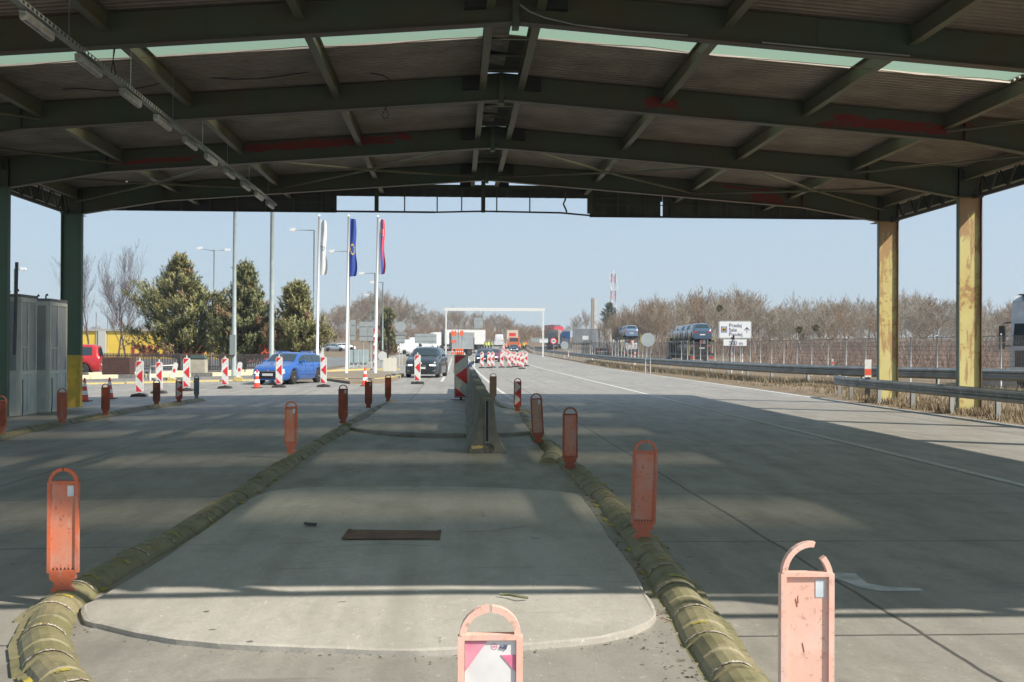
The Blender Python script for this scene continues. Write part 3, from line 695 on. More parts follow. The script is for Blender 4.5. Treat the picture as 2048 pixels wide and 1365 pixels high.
# ------------------------------------------------------------------ kerb delineators
ORM = {}
def orange(name, c1, c2):
    m, nt, b_, Pn, s_ = base_nodes(name, .5); a = noise(nt, Pn, 5, 5); b2 = noise(nt, scaled(nt, Pn, (3, 1, .8)), 4, 6, .7); d2 = noise(nt, Pn, 34, 5, .7)
    c = mixc(nt, steps(nt, a, .42, .60), c1, c2); c = mixc(nt, M_(nt, 'MULTIPLY', steps(nt, b2, .56, .64), .5), c, tuple(.5*v+.22 for v in c2))
    c = mixc(nt, M_(nt, 'MULTIPLY', steps(nt, d2, .56, .68), .6), c, tuple(v*.42 for v in c1)); nt.links.new(c, b_.inputs['Base Color'])
    bp = nd(nt, 'ShaderNodeBump'); bp.inputs['Strength'].default_value = .2; bp.inputs['Distance'].default_value = .004; nt.links.new(d2, bp.inputs['Height']); nt.links.new(bp.outputs[0], b_.inputs['Normal'])
    MATS[name] = m; return m
OR1 = orange('orange_plastic', (.52, .125, .05), (.44, .13, .07)); OR2 = orange('faded_orange_plastic', (.56, .185, .105), (.50, .23, .155))
OR3 = orange('rusty_orange_plastic', (.38, .075, .025), (.26, .055, .02)); OR4 = orange('sunlit_pale_pink_plastic', (.76, .44, .35), (.74, .50, .41))  # pale pink plastic carries the wash of strong sunlight in its colour
ORP = orange('pale_pink_plastic', (.50, .30, .22), (.42, .24, .17)); GRP = orange('grey_plastic_panel', (.24, .25, .26), (.19, .20, .21))
STK = mat('sticker', (.62, .66, .68), (.5, .55, .58), .5, 20)
BOLT = mat('dark_bolt', (.05, .02, .015), rough=.7)
SCUFF = mat('scuff', (.24, .09, .06), rough=.9)
def delineator(loc, label, H=.84, W=.19, m=OR1, rim=None, rz=0, tilt=None, loop='full', sticker=True, chev=None, low=False, seed=0):
    t = thing('kerb_delineator', label, 'delineator', loc, rz, 'upright delineators standing on the rubber kerbs', tilt)
    rim = rim or m; r0 = .085; hp = H-W*.5; w = W/2
    b = MB(); b.prism([(-w*.55, -.03), (w*.55, -.03), (w*.9, .0), (w*.62, .03), (w*.62, .055), (w*.95, .075), (w*.95, r0+.03), (-w*.95, r0+.03), (-w*.95, .075), (-w*.62, .055), (-w*.62, .03), (-w*.9, 0)], -.022, .022)
    b.build('foot_bracket', rim, t)
    b = MB(); b.box(-w+.008, w-.008, -.008, .008, r0+.035, hp)
    pn = b.build('panel', m, t)
    b = MB()
    for s in (-1, 1): b.box(s*w-.011, s*w+.011, -.022, .022, r0+.03, hp+.0, bev=0)
    b.box(-w, w, -.0215, .0215, hp-.012, hp+.006); b.box(-w, w, -.0205, .0205, r0+.031, r0+.05)
    b.build('side_rim', rim, t)
    # carrying loop
    n = 14; pts = []; rr = w-.002
    a0, a1 = 0, math.pi
    def arc(a0, a1, nm, lift=0, out=0):
        k = max(3, int(abs(a1-a0)/math.pi*n)); b = MB(); ring = []
        for i in range(k+1):
            a = a0+(a1-a0)*i/k; c_, s2 = math.cos(a), math.sin(a); r1, r2 = rr+.008, rr-.014
            z = hp+lift*(i/k)
            for r_, y in ((r1, -.018), (r1, .018), (r2, .018), (r2, -.018)): ring.append((c_*r_+out*(i/k), y, z+s2*r_*.98))
        b.add(ring, [(4*i+j, 4*i+(j+1) % 4, 4*i+4+(j+1) % 4, 4*i+4+j) for i in range(k) for j in range(4)]+[(0, 1, 2, 3), (4*k+3, 4*k+2, 4*k+1, 4*k)])
        b.build(nm, rim, t)
    if loop == 'full': arc(math.pi, math.pi*.515, 'carrying_loop'); arc(0, math.pi*.485, 'carrying_loop')
    else: arc(math.pi, math.pi*.40, 'carrying_loop', .03, .0); arc(0, math.pi*.20, 'carrying_loop', .01, -.01)
    if sticker:
        b = MB(); b.box(w-.062, w-.022, -.0105, -.0085, hp-.095, hp-.025)
        st = b.build('sticker', STK, pn)
    if not low:
        b = MB()
        for k in range(6):
            x = -w+.028+k*(W-.056)/5; b.prism([(x-.007, r0+.05), (x+.007, r0+.05), (x, r0+.068)], -.0115, -.0085)
        b.build('bolt_row', BOLT, pn)
        rs = random.Random(seed); b = MB()
        for _ in range(3):
            x = rs.uniform(-w*.7, w*.6); z = rs.uniform(r0+.12, hp-.12); s2 = rs.uniform(.004, .012); l = rs.uniform(.01, .05); sk = rs.uniform(-.01, .01)
            b.add([(x-s2*.3, -.0092, z), (x+s2*.4, -.0092, z+.004), (x+s2*.3+sk, -.0092, z+l), (x-s2*.2+sk, -.0092, z+l*.8)], [(0, 1, 2, 3)])
        tag(b.build('scuff_marks', SCUFF, pn), kind='stuff')
    if chev:
        z0, z1 = r0+.05, hp-.008; x0, x1 = -w+.012, w-.012; b = MB(); b.box(x0, x1, -.0115, -.0085, z0, z1); b.build('white_foil', WHITE, pn)
        def q(u, v):
            u = u if chev > 0 else 1-u
            return (x0+(x1-x0)*u, z0+(z1-z0)*v)
        for pl in (((0, .86), (0, 1), (1, 1), (1, .97)) if 0 else ((0, .80), (0, 1), (.75, 1)), ((.98, .5), (.02, .76), (.02, .26)), ((0, .0), (0, .2), (.95, .0))):
            b = MB(); b.prism([q(*p) for p in pl], -.0145, -.0118); b.build('red_stripe', RED, pn)
    return t
def dl(px, ptop, pbase, label, **k):
    p = at(px, pbase, .10); g = .10
    p.z = gz(p.x, p.y)+.115
    hh = (P3(px, ptop, p.y).z - p.z); return delineator(p, label, H=hh, **k)
dl(126, 937, 1185, 'large worn orange delineator with loop top at the left bend of the near kerb', m=OR2, rim=OR1, W=.178, seed=1, rz=.06)
dl(582, 803, 905, 'orange delineator with a pale streak, halfway along the left kerb', m=OR2, rim=OR1, W=.175, seed=2)
dl(686, 770, 846, 'rust orange delineator at the far end of the near left kerb', m=OR3, rim=OR3, W=.18, seed=3, low=True)
dl(737, 758, 815, 'rust orange delineator, middle one on the farther left kerb', m=OR3, W=.18, low=True)
dl(776, 750, 802, 'rust orange delineator at the far tip of the farther left kerb', m=OR3, W=.17, low=True, sticker=False)
dl(1285, 881, 1078, 'plain orange delineator standing on the right kerb, tallest in the shade', m=OR2, rim=OR1, W=.185, seed=4, sticker=False, tilt=(0, .03))
dl(1140, 815, 936, 'orange delineator with a faded blotch at the far end of the near right kerb', m=OR2, rim=OR3, W=.18, seed=5, sticker=False)
dl(1077, 787, 884, 'pinkish delineator leaning left behind the dented kerb', m=ORP, rim=OR3, W=.18, seed=6, tilt=(0, -.06))
dl(1035, 757, 822, 'red and white striped delineator right of the concrete barrier', m=OR3, W=.17, low=True, sticker=False, chev=-1)
dl(986, 747, 799, 'plain dull pink delineator just behind the end of the concrete barrier', m=ORP, rim=ORP, W=.20, low=True, sticker=False)
dl(2, 792, 868, 'orange delineator cut by the left picture edge beside the green column', m=OR3, rim=OR1, W=.19, low=True, sticker=False)
dl(124, 777, 845, 'bright orange delineator in front of the second white booth', m=OR1, rim=OR1, W=.20, low=True, sticker=False)
dl(211, 768, 829, 'rust orange delineator right of the yellow footed column', m=OR3, W=.19, low=True, sticker=False)
dl(313, 760, 810, 'brown delineator on the booth island kerb, between two cones and striped one', m=mat('brown_plastic', (.22, .07, .035), rough=.5), W=.19, low=True, sticker=False)
dl(358, 757, 804, 'red and white striped delineator near the tip of the booth island kerb', m=OR3, W=.19, low=True, sticker=False, chev=-1)
dl(393, 752, 797, 'grey delineator at the very tip of the booth island kerb', m=GRP, rim=GRP, W=.15, low=True, sticker=False)
# two sunlit ones close to the camera
pn_ = P3(1613, 1088, 4.72); delineator((pn_.x, 4.72, gz(pn_.x, 4.72)+.10), 'pink delineator with sunlight in its pale colour and broken loop, nearest on the right', H=pn_.z-.10-.02, W=.192, m=OR4, rim=OR4, loop='broken', seed=8)
p_ = P3(981, 1213, 3.97); hx = p_.z-.05
t = delineator((p_.x, 3.97, .05), 'sunlit delineator with faded pink and white foil at the bottom of the picture', H=hx, W=.192, m=OR4, rim=OR4, sticker=False, low=True)
PINK = mat('faded_pink_foil', (.66, .16, .28), (.70, .30, .38), .45, 12); WFO = mat('worn_white_foil', (.72, .70, .70), (.62, .60, .60), .4, 10)
hp = hx-.096; w = .096
b = MB(); b.box(-w+.012, w-.012, -.012, -.0085, .14, hp-.015); b.build('white_foil', WFO, t)
for pl in (((-w+.013, hp-.016), (-w+.085, hp-.016), (-w+.013, hp-.115)), ((w-.013, hp-.062), (w-.062, hp-.062), (w-.013, hp-.118)), ((0, hp-.22), (-.075, hp-.31), (.075, hp-.31))):
    b = MB(); b.prism(list(pl), -.0145, -.0122); b.build('pink_stripe', PINK, t)
text_obj('lettering', 'K2J', .017, mat('grey_print', (.12, .11, .2), rough=.5), t, (.03, -.0125, hp-.040), .0003, shear=.3)
b = MB()
for k in range(12):
    a, c_ = k/12*6.283, (k+.8)/12*6.283
    b.add([(.012+.011*math.cos(a), -.0128, hp-.034+.011*math.sin(a)), (.012+.011*math.cos(c_), -.0128, hp-.034+.011*math.sin(c_)), (.012+.008*math.cos(c_), -.0128, hp-.034+.008*math.sin(c_)), (.012+.008*math.cos(a), -.0128, hp-.034+.008*math.sin(a))], [(0, 1, 2, 3)])
b.box(.007, .017, -.0128, -.0124, hp-.0365, hp-.0315); b.build('round_emblem', PINK, t)

# ------------------------------------------------------------------ concrete barrier line
CB = mat('barrier_concrete', (.215, .205, .165), (.10, .105, .08), .85, 2.2, .5, bscale=9, lo=.4, hi=.68)
CBM = mat('barrier_slot', (.03, .03, .028), rough=.9)
def njb(y0, y1, x, label, first=False, H=.90):
    t = thing('concrete_barrier', label, 'barrier', (x, (y0+y1)/2, gz(x, y0)+.012), group='concrete barriers in a line on the island')
    L = y1-y0; h = L/2; prof = [(-.30, 0), (-.30, .07), (-.17, .30), (-.105, H-.04), (-.085, H), (.085, H), (.105, H-.04), (.17, .30), (.30, .07), (.30, 0)]
    b = MB(); rb = random.Random(int(y0*7)); rings = []
    for yy, sc, dh in ((-h, .93, -.02), (-h+.05, 1, 0), (-h+.35, 1, 0), (-h+.36, 1, -.03), (-h+.72, 1, -.03), (-h+.73, 1, 0), (0, 1, 0), (h-.05, 1, 0), (h, .93, -.02)):
        rings.append([(u*sc+rb.uniform(-.003, .003), yy, v+(dh if v > .8 else 0)) for u, v in prof])
    n = len(prof); b.add([p for r_ in rings for p in r_], [(j*n+k, (j+1)*n+k, (j+1)*n+(k+1) % n, j*n+(k+1) % n) for j in range(len(rings)-1) for k in range(n)]+[tuple(range(n-1, -1, -1)), tuple(range((len(rings)-1)*n, len(rings)*n))])
    b.build('barrier_body', CB, t)
    b = MB(); b.box(-.022, .022, -h-.006, -h+.003, .21, H-.05); b.build('coupling_slot', CBM, t)
    b = MB(); b.box(-.034, -.024, -h-.014, -h+.003, .20, H-.05); b.box(.024, .034, -h-.014, -h+.003, .20, H-.05); b.box(-.034, .034, -h-.014, -h+.003, .185, .20); b.build('coupling_plate', GALV, t)
    if first:
        b = MB(); b.prism([(-.24, .085), (-.08, .10), (-.05, .13), (-.12, .145), (-.20, .135), (-.25, .145)], -h-.006, -h+.004); b.build('yellow_mark', YEL, t)
        b = MB(); b.lathe([(.075, -.004), (.07, .004)], (.04, -h-.004, .10), 14, 'y'); b.build('cast_hole', mat('rough_aggregate', (.16, .15, .12), (.05, .05, .04), .9, 40), t)
    return t
BX = .50
yy = 19.05; labs = ['nearest concrete barrier with a dark slot and a yellow mark on its end face', 'second concrete barrier behind the nearest one', 'third concrete barrier in the line, beside the large arrow board', 'fourth concrete barrier in the line from the camera', 'farthest concrete barrier at the end of the line']
for k in range(5): njb(yy, yy+5.9, BX+.03*k, labs[k], k == 0); yy += 6.0

# ------------------------------------------------------------------ booths
BOOTH = mat('weathered_white_booth', (.86, .86, .80), (.70, .72, .68), .6, 1.6, .1, lo=.35, hi=.7)
BOOTHD = mat('booth_panel', (.78, .80, .77), (.62, .66, .65), .6, 2.5)
PANE = mat('dusty_pane', (.34, .39, .42), (.46, .47, .46), .3, 2.0, spec=.8)
def booth(x1, ya, yb, zt, label, wid=1.3):
    g = gz(x1, ya); t = thing('toll_booth', label, 'booth', (x1, ya, g), group='two white booths beside the left columns')
    H = zt-g; L = yb-ya
    b = MB(); b.box(-wid, 0, 0, L, .0, H); b.build('booth_body', BOOTH, t)
    b = MB(); b.box(-wid-.03, .03, -.03, L+.03, H+.002, H+.07); b.build('booth_roof', mat('booth_roof_paint', (.22, .23, .24), rough=.7), t)
    def panels(Mx, w, nm):
        f = MB()
        def fr(u0, u1, z0, z1, th, d): f.box(u0, u1, -d, -.001, z0, z1, M=Mx)
        for u in (0, w-.07): fr(u, u+.07, .05, H-.02, .07, .035)
        for z in (.05, H*.36, H-.12): f.box(.071, w-.071, -.034, -.001, z, z+.09, M=Mx)
        mid = w*.48; f.box(mid-.035, mid+.035, -.033, -.001, .141, H*.36-.001, M=Mx); f.box(mid-.035, mid+.035, -.033, -.001, H*.36+.091, H-.121, M=Mx)
        f.build('door_frame', BOOTH, t)
        for k, (u0, u1) in enumerate(((.075, mid-.037), (mid+.037, w-.075))):
            p = MB(); p.box(u0, u1, -.008, -.002, H*.36+.095, H-.125, M=Mx); pw = p.build('window_pane', PANE, t)
            q = MB()
            if k == 0:
                q.box(u0, u1, -.028, -.009, H*.58, H*.58+.03, M=Mx); q.box((u0+u1)/2-.012, (u0+u1)/2+.012, -.027, -.009, H*.36+.1, H*.58-.002, M=Mx); q.build('window_bar', BOOTH, pw)
            p = MB(); p.box(u0, u1, -.012, -.002, .15, H*.36-.005, M=Mx); p.build('lower_panel', BOOTHD, t)
    panels(Matrix.Rotation(math.pi/2, 4, 'Z'), L, 'side')
    panels(Matrix.Translation((-wid, 0, 0)), wid, 'front')
    for k in range(3):
        x = -.15-k*.4; y = .2+.5*(k % 2); b = MB(); b.tube([(x, y, H+.07), (x, y, H+.16), (x+.03, y, H+.2), (x+.05, y, H+.15)], .022, 6); b.build('lifting_hook', BLACK, t)
    b = MB(); b.tube([(.045, .1*L, .05), (.05, .12*L, .4), (.046, .1*L, 1.0)], .012, 5); b.build('cable', BLACK, t)
booth(-11.33, 31.75, 32.95, 2.98, 'nearer white weathered booth behind the near green column')
booth(-11.10, 33.3, 34.75, 2.93, 'farther white weathered booth with blank lit side panel before the yellow footed column')
b = MB(); b.box(-.03, .03, -.04, .04, 0, 2.35); o = b.build('sign_board', mat('dark_board', (.03, .045, .08), (.09, .06, .05), .6, 1.5), loc=P3(29, 710, 31.0), rz=0); o.rotation_euler = (0, R(1.0), 0)
tag(o, 'narrow dark board mounted edge on beside the near green column', 'board')

# ------------------------------------------------------------------ arrow beacons and cones
def beacon(loc, label, H=1.32, W=.27, small=False, rz=0, square=False, foot=DARK, flip=False):
    t = thing('arrow_beacon', label, 'beacon', loc, rz, 'red and white arrow beacons in the roadworks')
    z0 = .14; z1 = H-(.0 if square else .10); w = W/2; r_ = .05 if not square else .004
    pl = [(-w+r_, z0), (w-r_, z0), (w, z0+r_), (w, z1-r_), (w-r_, z1), (-w+r_, z1), (-w, z1-r_), (-w, z0+r_)]
    b = MB(); b.prism(pl, -.02, .02)
    if not square: b.prism([(-.03, z1), (.03, z1), (.018, H), (-.018, H)], -.015, .015)
    bo = b.build('board', WHITE if not square else GREY, t)
    b = MB()
    if square: b.box(-.32, .32, -.22, .22, .0, .10); b.box(-.04, .04, -.05, .05, .10, z0+.02)
    elif foot is DARK: b.prism([(-.30, 0), (.30, 0), (.24, .09), (.06, .115), (-.06, .115), (-.24, .09)], -.2, .2); b.box(-.05, .05, -.03, .03, .115, z0+.001)
    else:
        for k in (-1.5, -.5, .5, 1.5): b.box(k*.15-.065, k*.15+.065, -.2, .2, 0, .11)
        b.box(-.3, .3, -.12, .12, .02, .09); b.box(-.05, .05, -.03, .03, .11, z0+.001)
    b.build('rubber_foot', DARK if not square else BLACK, t)
    x0, x1 = -w+.028, w-.028; u0, u1 = z0+.04, z1-.03
    if square: b = MB(); b.box(x0, x1, -.024, -.0205, u0, u1); b.build('white_foil', WHITE, bo)
    def q(u, v): return (x0+(x1-x0)*(1-u if flip else u), u0+(u1-u0)*v)
    for p in (((0, .80), (0, 1), (.92, 1)), ((.02, .52), (1, .73), (1, .30)), ((0, 0), (0, .22), (.95, 0))):
        b = MB(); b.prism([q(*v) for v in p], -.028, -.0245); b.build('red_stripe', RED, bo)
    return t
def bea(px, pt, pb, label, **k):
    p = at(px, pb, .0); hh = P3(px, pt, p.y).z-p.z; k.setdefault('W', .255*hh/1.3); return beacon(p+Vector((0, 0, .012)), label, H=hh, **k)
protos = None
bea(279, 717, 794, 'leftmost arrow beacon, just right of the second cone')
bea(318, 720, 788, 'arrow beacon second from the left, partly hidden behind the brown delineator')
bea(373, 712, 783, 'arrow beacon between the planter and the pale litter bin')
bea(450, 713, 778, 'arrow beacon standing alone left of the blue estate car')
bea(558, 710, 776, 'arrow beacon in front of the headlight of the blue estate car')
bea(647, 710, 775, 'arrow beacon in front of the tail of the blue estate car')
bea(835, 706, 769, 'arrow beacon in front of the dark off road car', foot=BLACK)
bea(922, 711, 806, 'large square framed arrow board beside the concrete barrier', square=True, W=.42)
bea(929, 706, 772, 'white rimmed arrow beacon half hidden behind the large square board')
row = [(964, 703, 737), (978, 703, 737), (985.5, 703, 736), (1003.5, 702, 736), (1018.5, 703, 736), (1030, 703, 735), (1038, 703, 734), (1044, 703, 734), (1052, 703, 733)]
for k, (x, a, c_) in enumerate(row):
    lab = {0: 'leftmost', 8: 'rightmost'}.get(k, ordn[k])
    bea(x, a, c_, 'arrow beacon across the lane, %s in the row of nine%s' % (lab, '' if k in (0, 8) else ' from the left'), W=.30)
# receding chain of beacons down the road
ch = [(1044, 730, 98), (1037, 727, 106), (1031, 724, 114), (1026, 722, 122), (1021, 719, 130), (1017.5, 717, 138), (1015, 715, 147), (1012.5, 712, 156), (1010.5, 710, 166), (1009, 707.5, 176), (1007.5, 705, 187), (1006.5, 702, 198), (1006, 699.5, 210), (1006, 697, 222), (1006.5, 694, 235), (1008, 691, 248)]
for k, (x, py, Y) in enumerate(ch):
    q_ = on(x, Y, .012)
    t = beacon(q_, 'small far arrow beacon in the curving chain, %s from the near end' % ordn[k], H=1.3, W=.34)
CONE_R = mat('cone_red', (.62, .07, .03), (.55, .05, .03), .5, 8); CONE_W = mat('cone_white_band', (.70, .70, .68), rough=.4)
def cone(loc, label, H=.75, m=CONE_R):
    t = thing('traffic_cone', label, 'traffic cone', loc, group='red and white traffic cones')
    def R_(z): return .028+(.15-.028)*(1-z/H)
    b = MB(); b.lathe([(R_(0.03), .03), (R_(H), H)], n=14); b.build('cone_body', m, t)
    b = MB(); b.box(-.21, .21, -.21, .21, 0, .03); b.build('cone_base', DARK, t)
    for a, c_ in ((.28, .46), (.64, .80)): b = MB(); b.lathe([(R_(a*H)+.004, a*H), (R_(c_*H)+.004, c_*H)], n=14); b.build('white_band', CONE_W, t)
def co(px, pt, pb, label): p = at(px, pb); cone(p+Vector((0, 0, .012)), label, H=P3(px, pt, p.y).z-p.z)
co(514, 740, 777, 'traffic cone at the front bumper of the blue estate car')
co(730, 735, 773, 'traffic cone at the corner of the yellow edged island')
co(169, 757, 804, 'traffic cone nearest the yellow footed column')
co(219, 756, 799, 'traffic cone behind the rust orange delineator left of the beacons')
# ------------------------------------------------------------------ vehicles
def paint(name, c, metal=.3, rough=.25): return mat(name, c, tuple(v*.9 for v in c), rough, 2, metal=metal, coat=.6)
SILV = mat('grille_chrome', (.45, .46, .47), rough=.25, metal=.8)
HEAD = emis('headlight_on', (1.0, .97, .95), 2.2); LENS = mat('headlight_glass', (.5, .53, .56), rough=.1, spec=1)
TAIL = mat('tail_light', (.55, .02, .015), rough=.25); PLATE = mat('licence_plate', (.72, .72, .70), rough=.5)
def wheel(parent, x, y, r, w, side):
    t = MB(); t.lathe([(r*.66, -w/2), (r*.9, -w/2), (r, -w*.32), (r, w*.32), (r*.9, w/2), (r*.66, w/2)], (x, y, r), 20, 'y'); wh = t.build('wheel', TYRE, parent)
    m = MB(); yo = y+side*(w/2-.02)
    m.lathe([(r*.66, -.01), (r*.64, .01)], (x, yo-side*.05, r), 20, 'y'); m.build('brake_disc', BLACK, wh)
    m = MB(); m.lathe([(r*.67, -.012), (r*.67, .018), (r*.59, .012), (r*.59, -.012)], (x, yo, r), 20, 'y', smooth=False)
    m.lathe([(r*.14, -.02), (r*.12, .02)], (x, yo, r), 10, 'y')
    for k in range(5):
        a = k*2*math.pi/5+.3
        for da in (-.16, .16):
            ca, sa = math.cos(a), math.sin(a); cb, sb = math.cos(a+da), math.sin(a+da)
            m.box(r*.1, r*.62, -.012, .012, -.02, .02, M=Matrix.Translation((x, yo+side*.004, r))@Matrix.Rotation(-(a+da), 4, 'Y'))
    m.build('rim', RIM, wh)
def interp(tab, t):
    for (a, va), (b, vb) in zip(tab, tab[1:]):
        if t <= b:
            u = (t-a)/(b-a); return va+(vb-va)*u
    return tab[-1][1]
STY = {
 'estate': dict(L=4.69, W=1.83, H=1.47, r=.33, fa=.20, ra=.79, belt=[(0, .62), (.03, .70), (.25, .93), (.35, .96), (.9, .99), (.97, .95), (1, .80)], roof=[(0, .64), (.02, .74), (.08, .84), (.25, 1.0), (.275, 1.04), (.42, 1.41), (.5, 1.46), (.75, 1.45), (.88, 1.38), (.965, 1.03), (.985, .95), (1, .82)], ws=(.275, .415), rw=(.89, .965), side=[(.335, .45), (.455, .64), (.655, .80), (.81, .90)], plan=[(0, .72), (.03, .88), (.12, .98), (.3, 1), (.8, 1), (.95, .95), (1, .84)]),
 'suv': dict(L=4.89, W=1.94, H=1.76, r=.38, fa=.185, ra=.79, belt=[(0, .80), (.03, .93), (.22, 1.10), (.35, 1.16), (.9, 1.20), (.97, 1.15), (1, .95)], roof=[(0, .82), (.015, .95), (.06, 1.06), (.22, 1.18), (.27, 1.22), (.41, 1.67), (.52, 1.74), (.75, 1.72), (.90, 1.62), (.965, 1.22), (.985, 1.12), (1, .95)], ws=(.27, .405), rw=(.90, .965), side=[(.33, .45), (.455, .64), (.655, .80), (.81, .90)], plan=[(0, .78), (.02, .90), (.08, .98), (.2, 1), (.8, 1), (.95, .96), (1, .88)]),
 'hatch': dict(L=4.1, W=1.78, H=1.46, r=.31, fa=.20, ra=.80, belt=[(0, .62), (.03, .72), (.25, .94), (.35, .98), (.9, 1.03), (.97, 1.0), (1, .85)], roof=[(0, .64), (.02, .76), (.08, .86), (.23, 1.02), (.25, 1.06), (.42, 1.42), (.52, 1.46), (.78, 1.42), (.90, 1.32), (.975, 1.05), (.99, .97), (1, .86)], ws=(.25, .41), rw=(.905, .972), side=[(.32, .45), (.46, .66), (.675, .86)], plan=[(0, .74), (.03, .90), (.12, .98), (.3, 1), (.8, 1), (.95, .95), (1, .88)]),
 'van': dict(L=5.6, W=2.0, H=2.5, r=.34, fa=.18, ra=.77, belt=[(0, .80), (.03, .95), (.14, 1.2), (.3, 1.25), (.97, 1.25), (1, 1.2)], roof=[(0, .82), (.02, .98), (.10, 1.22), (.14, 1.32), (.25, 2.1), (.32, 2.42), (.45, 2.5), (.98, 2.45), (.995, 2.3), (1, 1.3)], ws=(.14, .27), rw=(2, 2), side=[(.19, .32)], plan=[(0, .80), (.03, .94), (.1, 1), (.95, 1), (1, .98)]),
 'minivan': dict(L=4.4, W=1.83, H=1.82, r=.32, fa=.19, ra=.79, belt=[(0, .70), (.03, .85), (.2, 1.05), (.3, 1.08), (.97, 1.1), (1, 1.0)], roof=[(0, .72), (.02, .88), (.10, 1.02), (.19, 1.14), (.22, 1.18), (.38, 1.72), (.48, 1.80), (.9, 1.78), (.965, 1.68), (.99, 1.1), (1, 1.0)], ws=(.22, .375), rw=(.968, .992), side=[(.27, .42), (.44, .62), (.66, .9)], plan=[(0, .76), (.03, .92), (.1, 1), (.95, .98), (1, .95)]),
}
def car(style, loc, rz, label, m, glass=GLASS, lights=True, cat='car', group=None, rear_lit=False, plate_txt=None, kidney=False, rails=False, tilt=None, name='passenger_car', lod=0, ground=.0):
    S = STY[style]; L, W = S['L'], S['W']; hw = W/2; r = S['r']
    t = thing(name, label, cat, loc, rz, group, tilt)
    XF = L/2
    def wp(tt): return hw*interp(S['plan'], tt)
    def sec(tt):
        bz, rz_ = interp(S['belt'], tt), interp(S['roof'], tt); w = wp(tt); x = XF-tt*L
        zl = .20
        for fa in (S['fa'], S['ra']):
            dx = (tt-fa)*L
            if abs(dx) < r*1.14: zl = max(zl, r*.98+math.sqrt(max(0, (r*1.16)**2-dx*dx)))
        zl = min(zl, bz-.16)
        g = max(0, min(1, (rz_-bz)/.35)); wr = w*(.95-.17*g)
        if style == 'suv': wr = w*(.95-.23*g)
        if style == 'van': wr = w*(.96-.08*g)
        rz_ = max(rz_, bz+.012)
        return [(w*.90, zl), (w*.99, zl+.06), (w, zl+(bz-zl)*.45), (w*.985, bz-.10), (w*.955, bz-.02), (w*.93, bz), (wr+(w*.93-wr)*.12, bz+(rz_-bz)*.85), (wr*.86, rz_-.012), (wr*.45, rz_+.012), (0, rz_+.016)], x
    st = sorted(set([0, .008, .02, .04, .07, .1, .14, .18, .22, .25, .28, .31, .34, .38, .42, .46, .5, .55, .6, .65, .7, .74, .77, .8, .84, .87, .9, .93, .955, .975, .99, 1]+[S['fa']+k*.011 for k in range(-7, 8)]+[S['ra']+k*.011 for k in range(-7, 8)]+[a for a, _ in S['roof']]))
    st = [s_ for s_ in st if 0 <= s_ <= 1]
    if lod: st = st[::2]+([1] if st[-1] not in st[::2] else [])
    b = MB(); vs = []; n = 19
    for tt in st:
        h, x = sec(tt); vs += [(x, y, z) for y, z in h] + [(x, -y, z) for y, z in reversed(h[:-1])]
    fs = [(j*n+k, j*n+k+1, (j+1)*n+k+1, (j+1)*n+k) for j in range(len(st)-1) for k in range(n-1)]
    b.add(vs, fs, 0, True); b.add(vs[:n], [tuple(range(n-1, -1, -1))]); b.add(vs[-n:], [tuple(range(n))])
    body = b.build('body', m, t)
    ub = MB(); ub.box(-L/2+.25, L/2-.25, -hw+.22, hw-.22, .19, .62); ub.build('underbody', BLACK, body)
    def surf(tt, k, u, off=.012):
        h, x = sec(tt); a, c_ = h[k], h[k+1]; return Vector((x, a[0]+(c_[0]-a[0])*u, a[1]+(c_[1]-a[1])*u))
    # side windows
    for sgn in (1, -1):
        for (a, c_) in S['side']:
            g = MB(); vs = []; N = 6
            for i in range(N+1):
                tt = a+(c_-a)*i/N
                for u in (.08, .93):
                    p = surf(tt, 5, u); vs.append((p.x, sgn*(p.y+.010), p.z+.004))
            g.add(vs, [(2*i, 2*i+1, 2*i+3, 2*i+2) for i in range(N)]); g.build('side_window', glass, body)
    def top_glass(nm, a, c_, mt):
        g = MB(); vs = []; N = 5; sx_ = 1 if a < .5 else -1
        for i in range(N+1):
            tt = a+(c_-a)*(.06+.88*i/N); h, x = sec(tt)
            for k in range(9):
                f = -1+2*k/8; y = f*h[7][0]*.97
                z = h[7][1]+(h[9][1]-h[7][1])*(1-abs(f))
                vs.append((x+sx_*.012, y, z+.012))
        g.add(vs, [(i*9+k, i*9+k+1, (i+1)*9+k+1, (i+1)*9+k) for i in range(N) for k in range(8)], 0, True); g.build(nm, mt, body)
    top_glass('windshield', *S['ws'], glass)
    if S['rw'][0] < 1: top_glass('rear_window', *S['rw'], glass)
    for sgn in (1, -1):
        for f in (S['fa'], S['ra']): wheel(t, XF-f*L, sgn*(hw-.13), r, .23, sgn)
        mm = MB(); x = XF-(S['ws'][1]-.04)*L; z = interp(S['belt'], .36)+.08
        mm.prism([(x-.06, z-.05), (x+.10, z-.04), (x+.08, z+.08), (x-.06, z+.09)], sgn*(hw-.03), sgn*(hw+.16)); mm.build('wing_mirror', m, t)
    # front
    bz = interp(S['belt'], 0); fw_ = wp(0)
    nose = XF
    lo = MB(); lo.prism([(-.5*W*.62, .26), (.5*W*.62, .26), (.5*W*.66, .40), (-.5*W*.66, .40)], 0, .02, M=Matrix.Translation((nose+.008, 0, 0))@Matrix.Rotation(math.pi/2, 4, 'Z')); lo.build('lower_intake', BLACK, body)
    gr = MB(); z0, z1 = bz-.20, bz-.02
    Mg = Matrix.Translation((nose+.012, 0, 0))@Matrix.Rotation(math.pi/2, 4, 'Z')
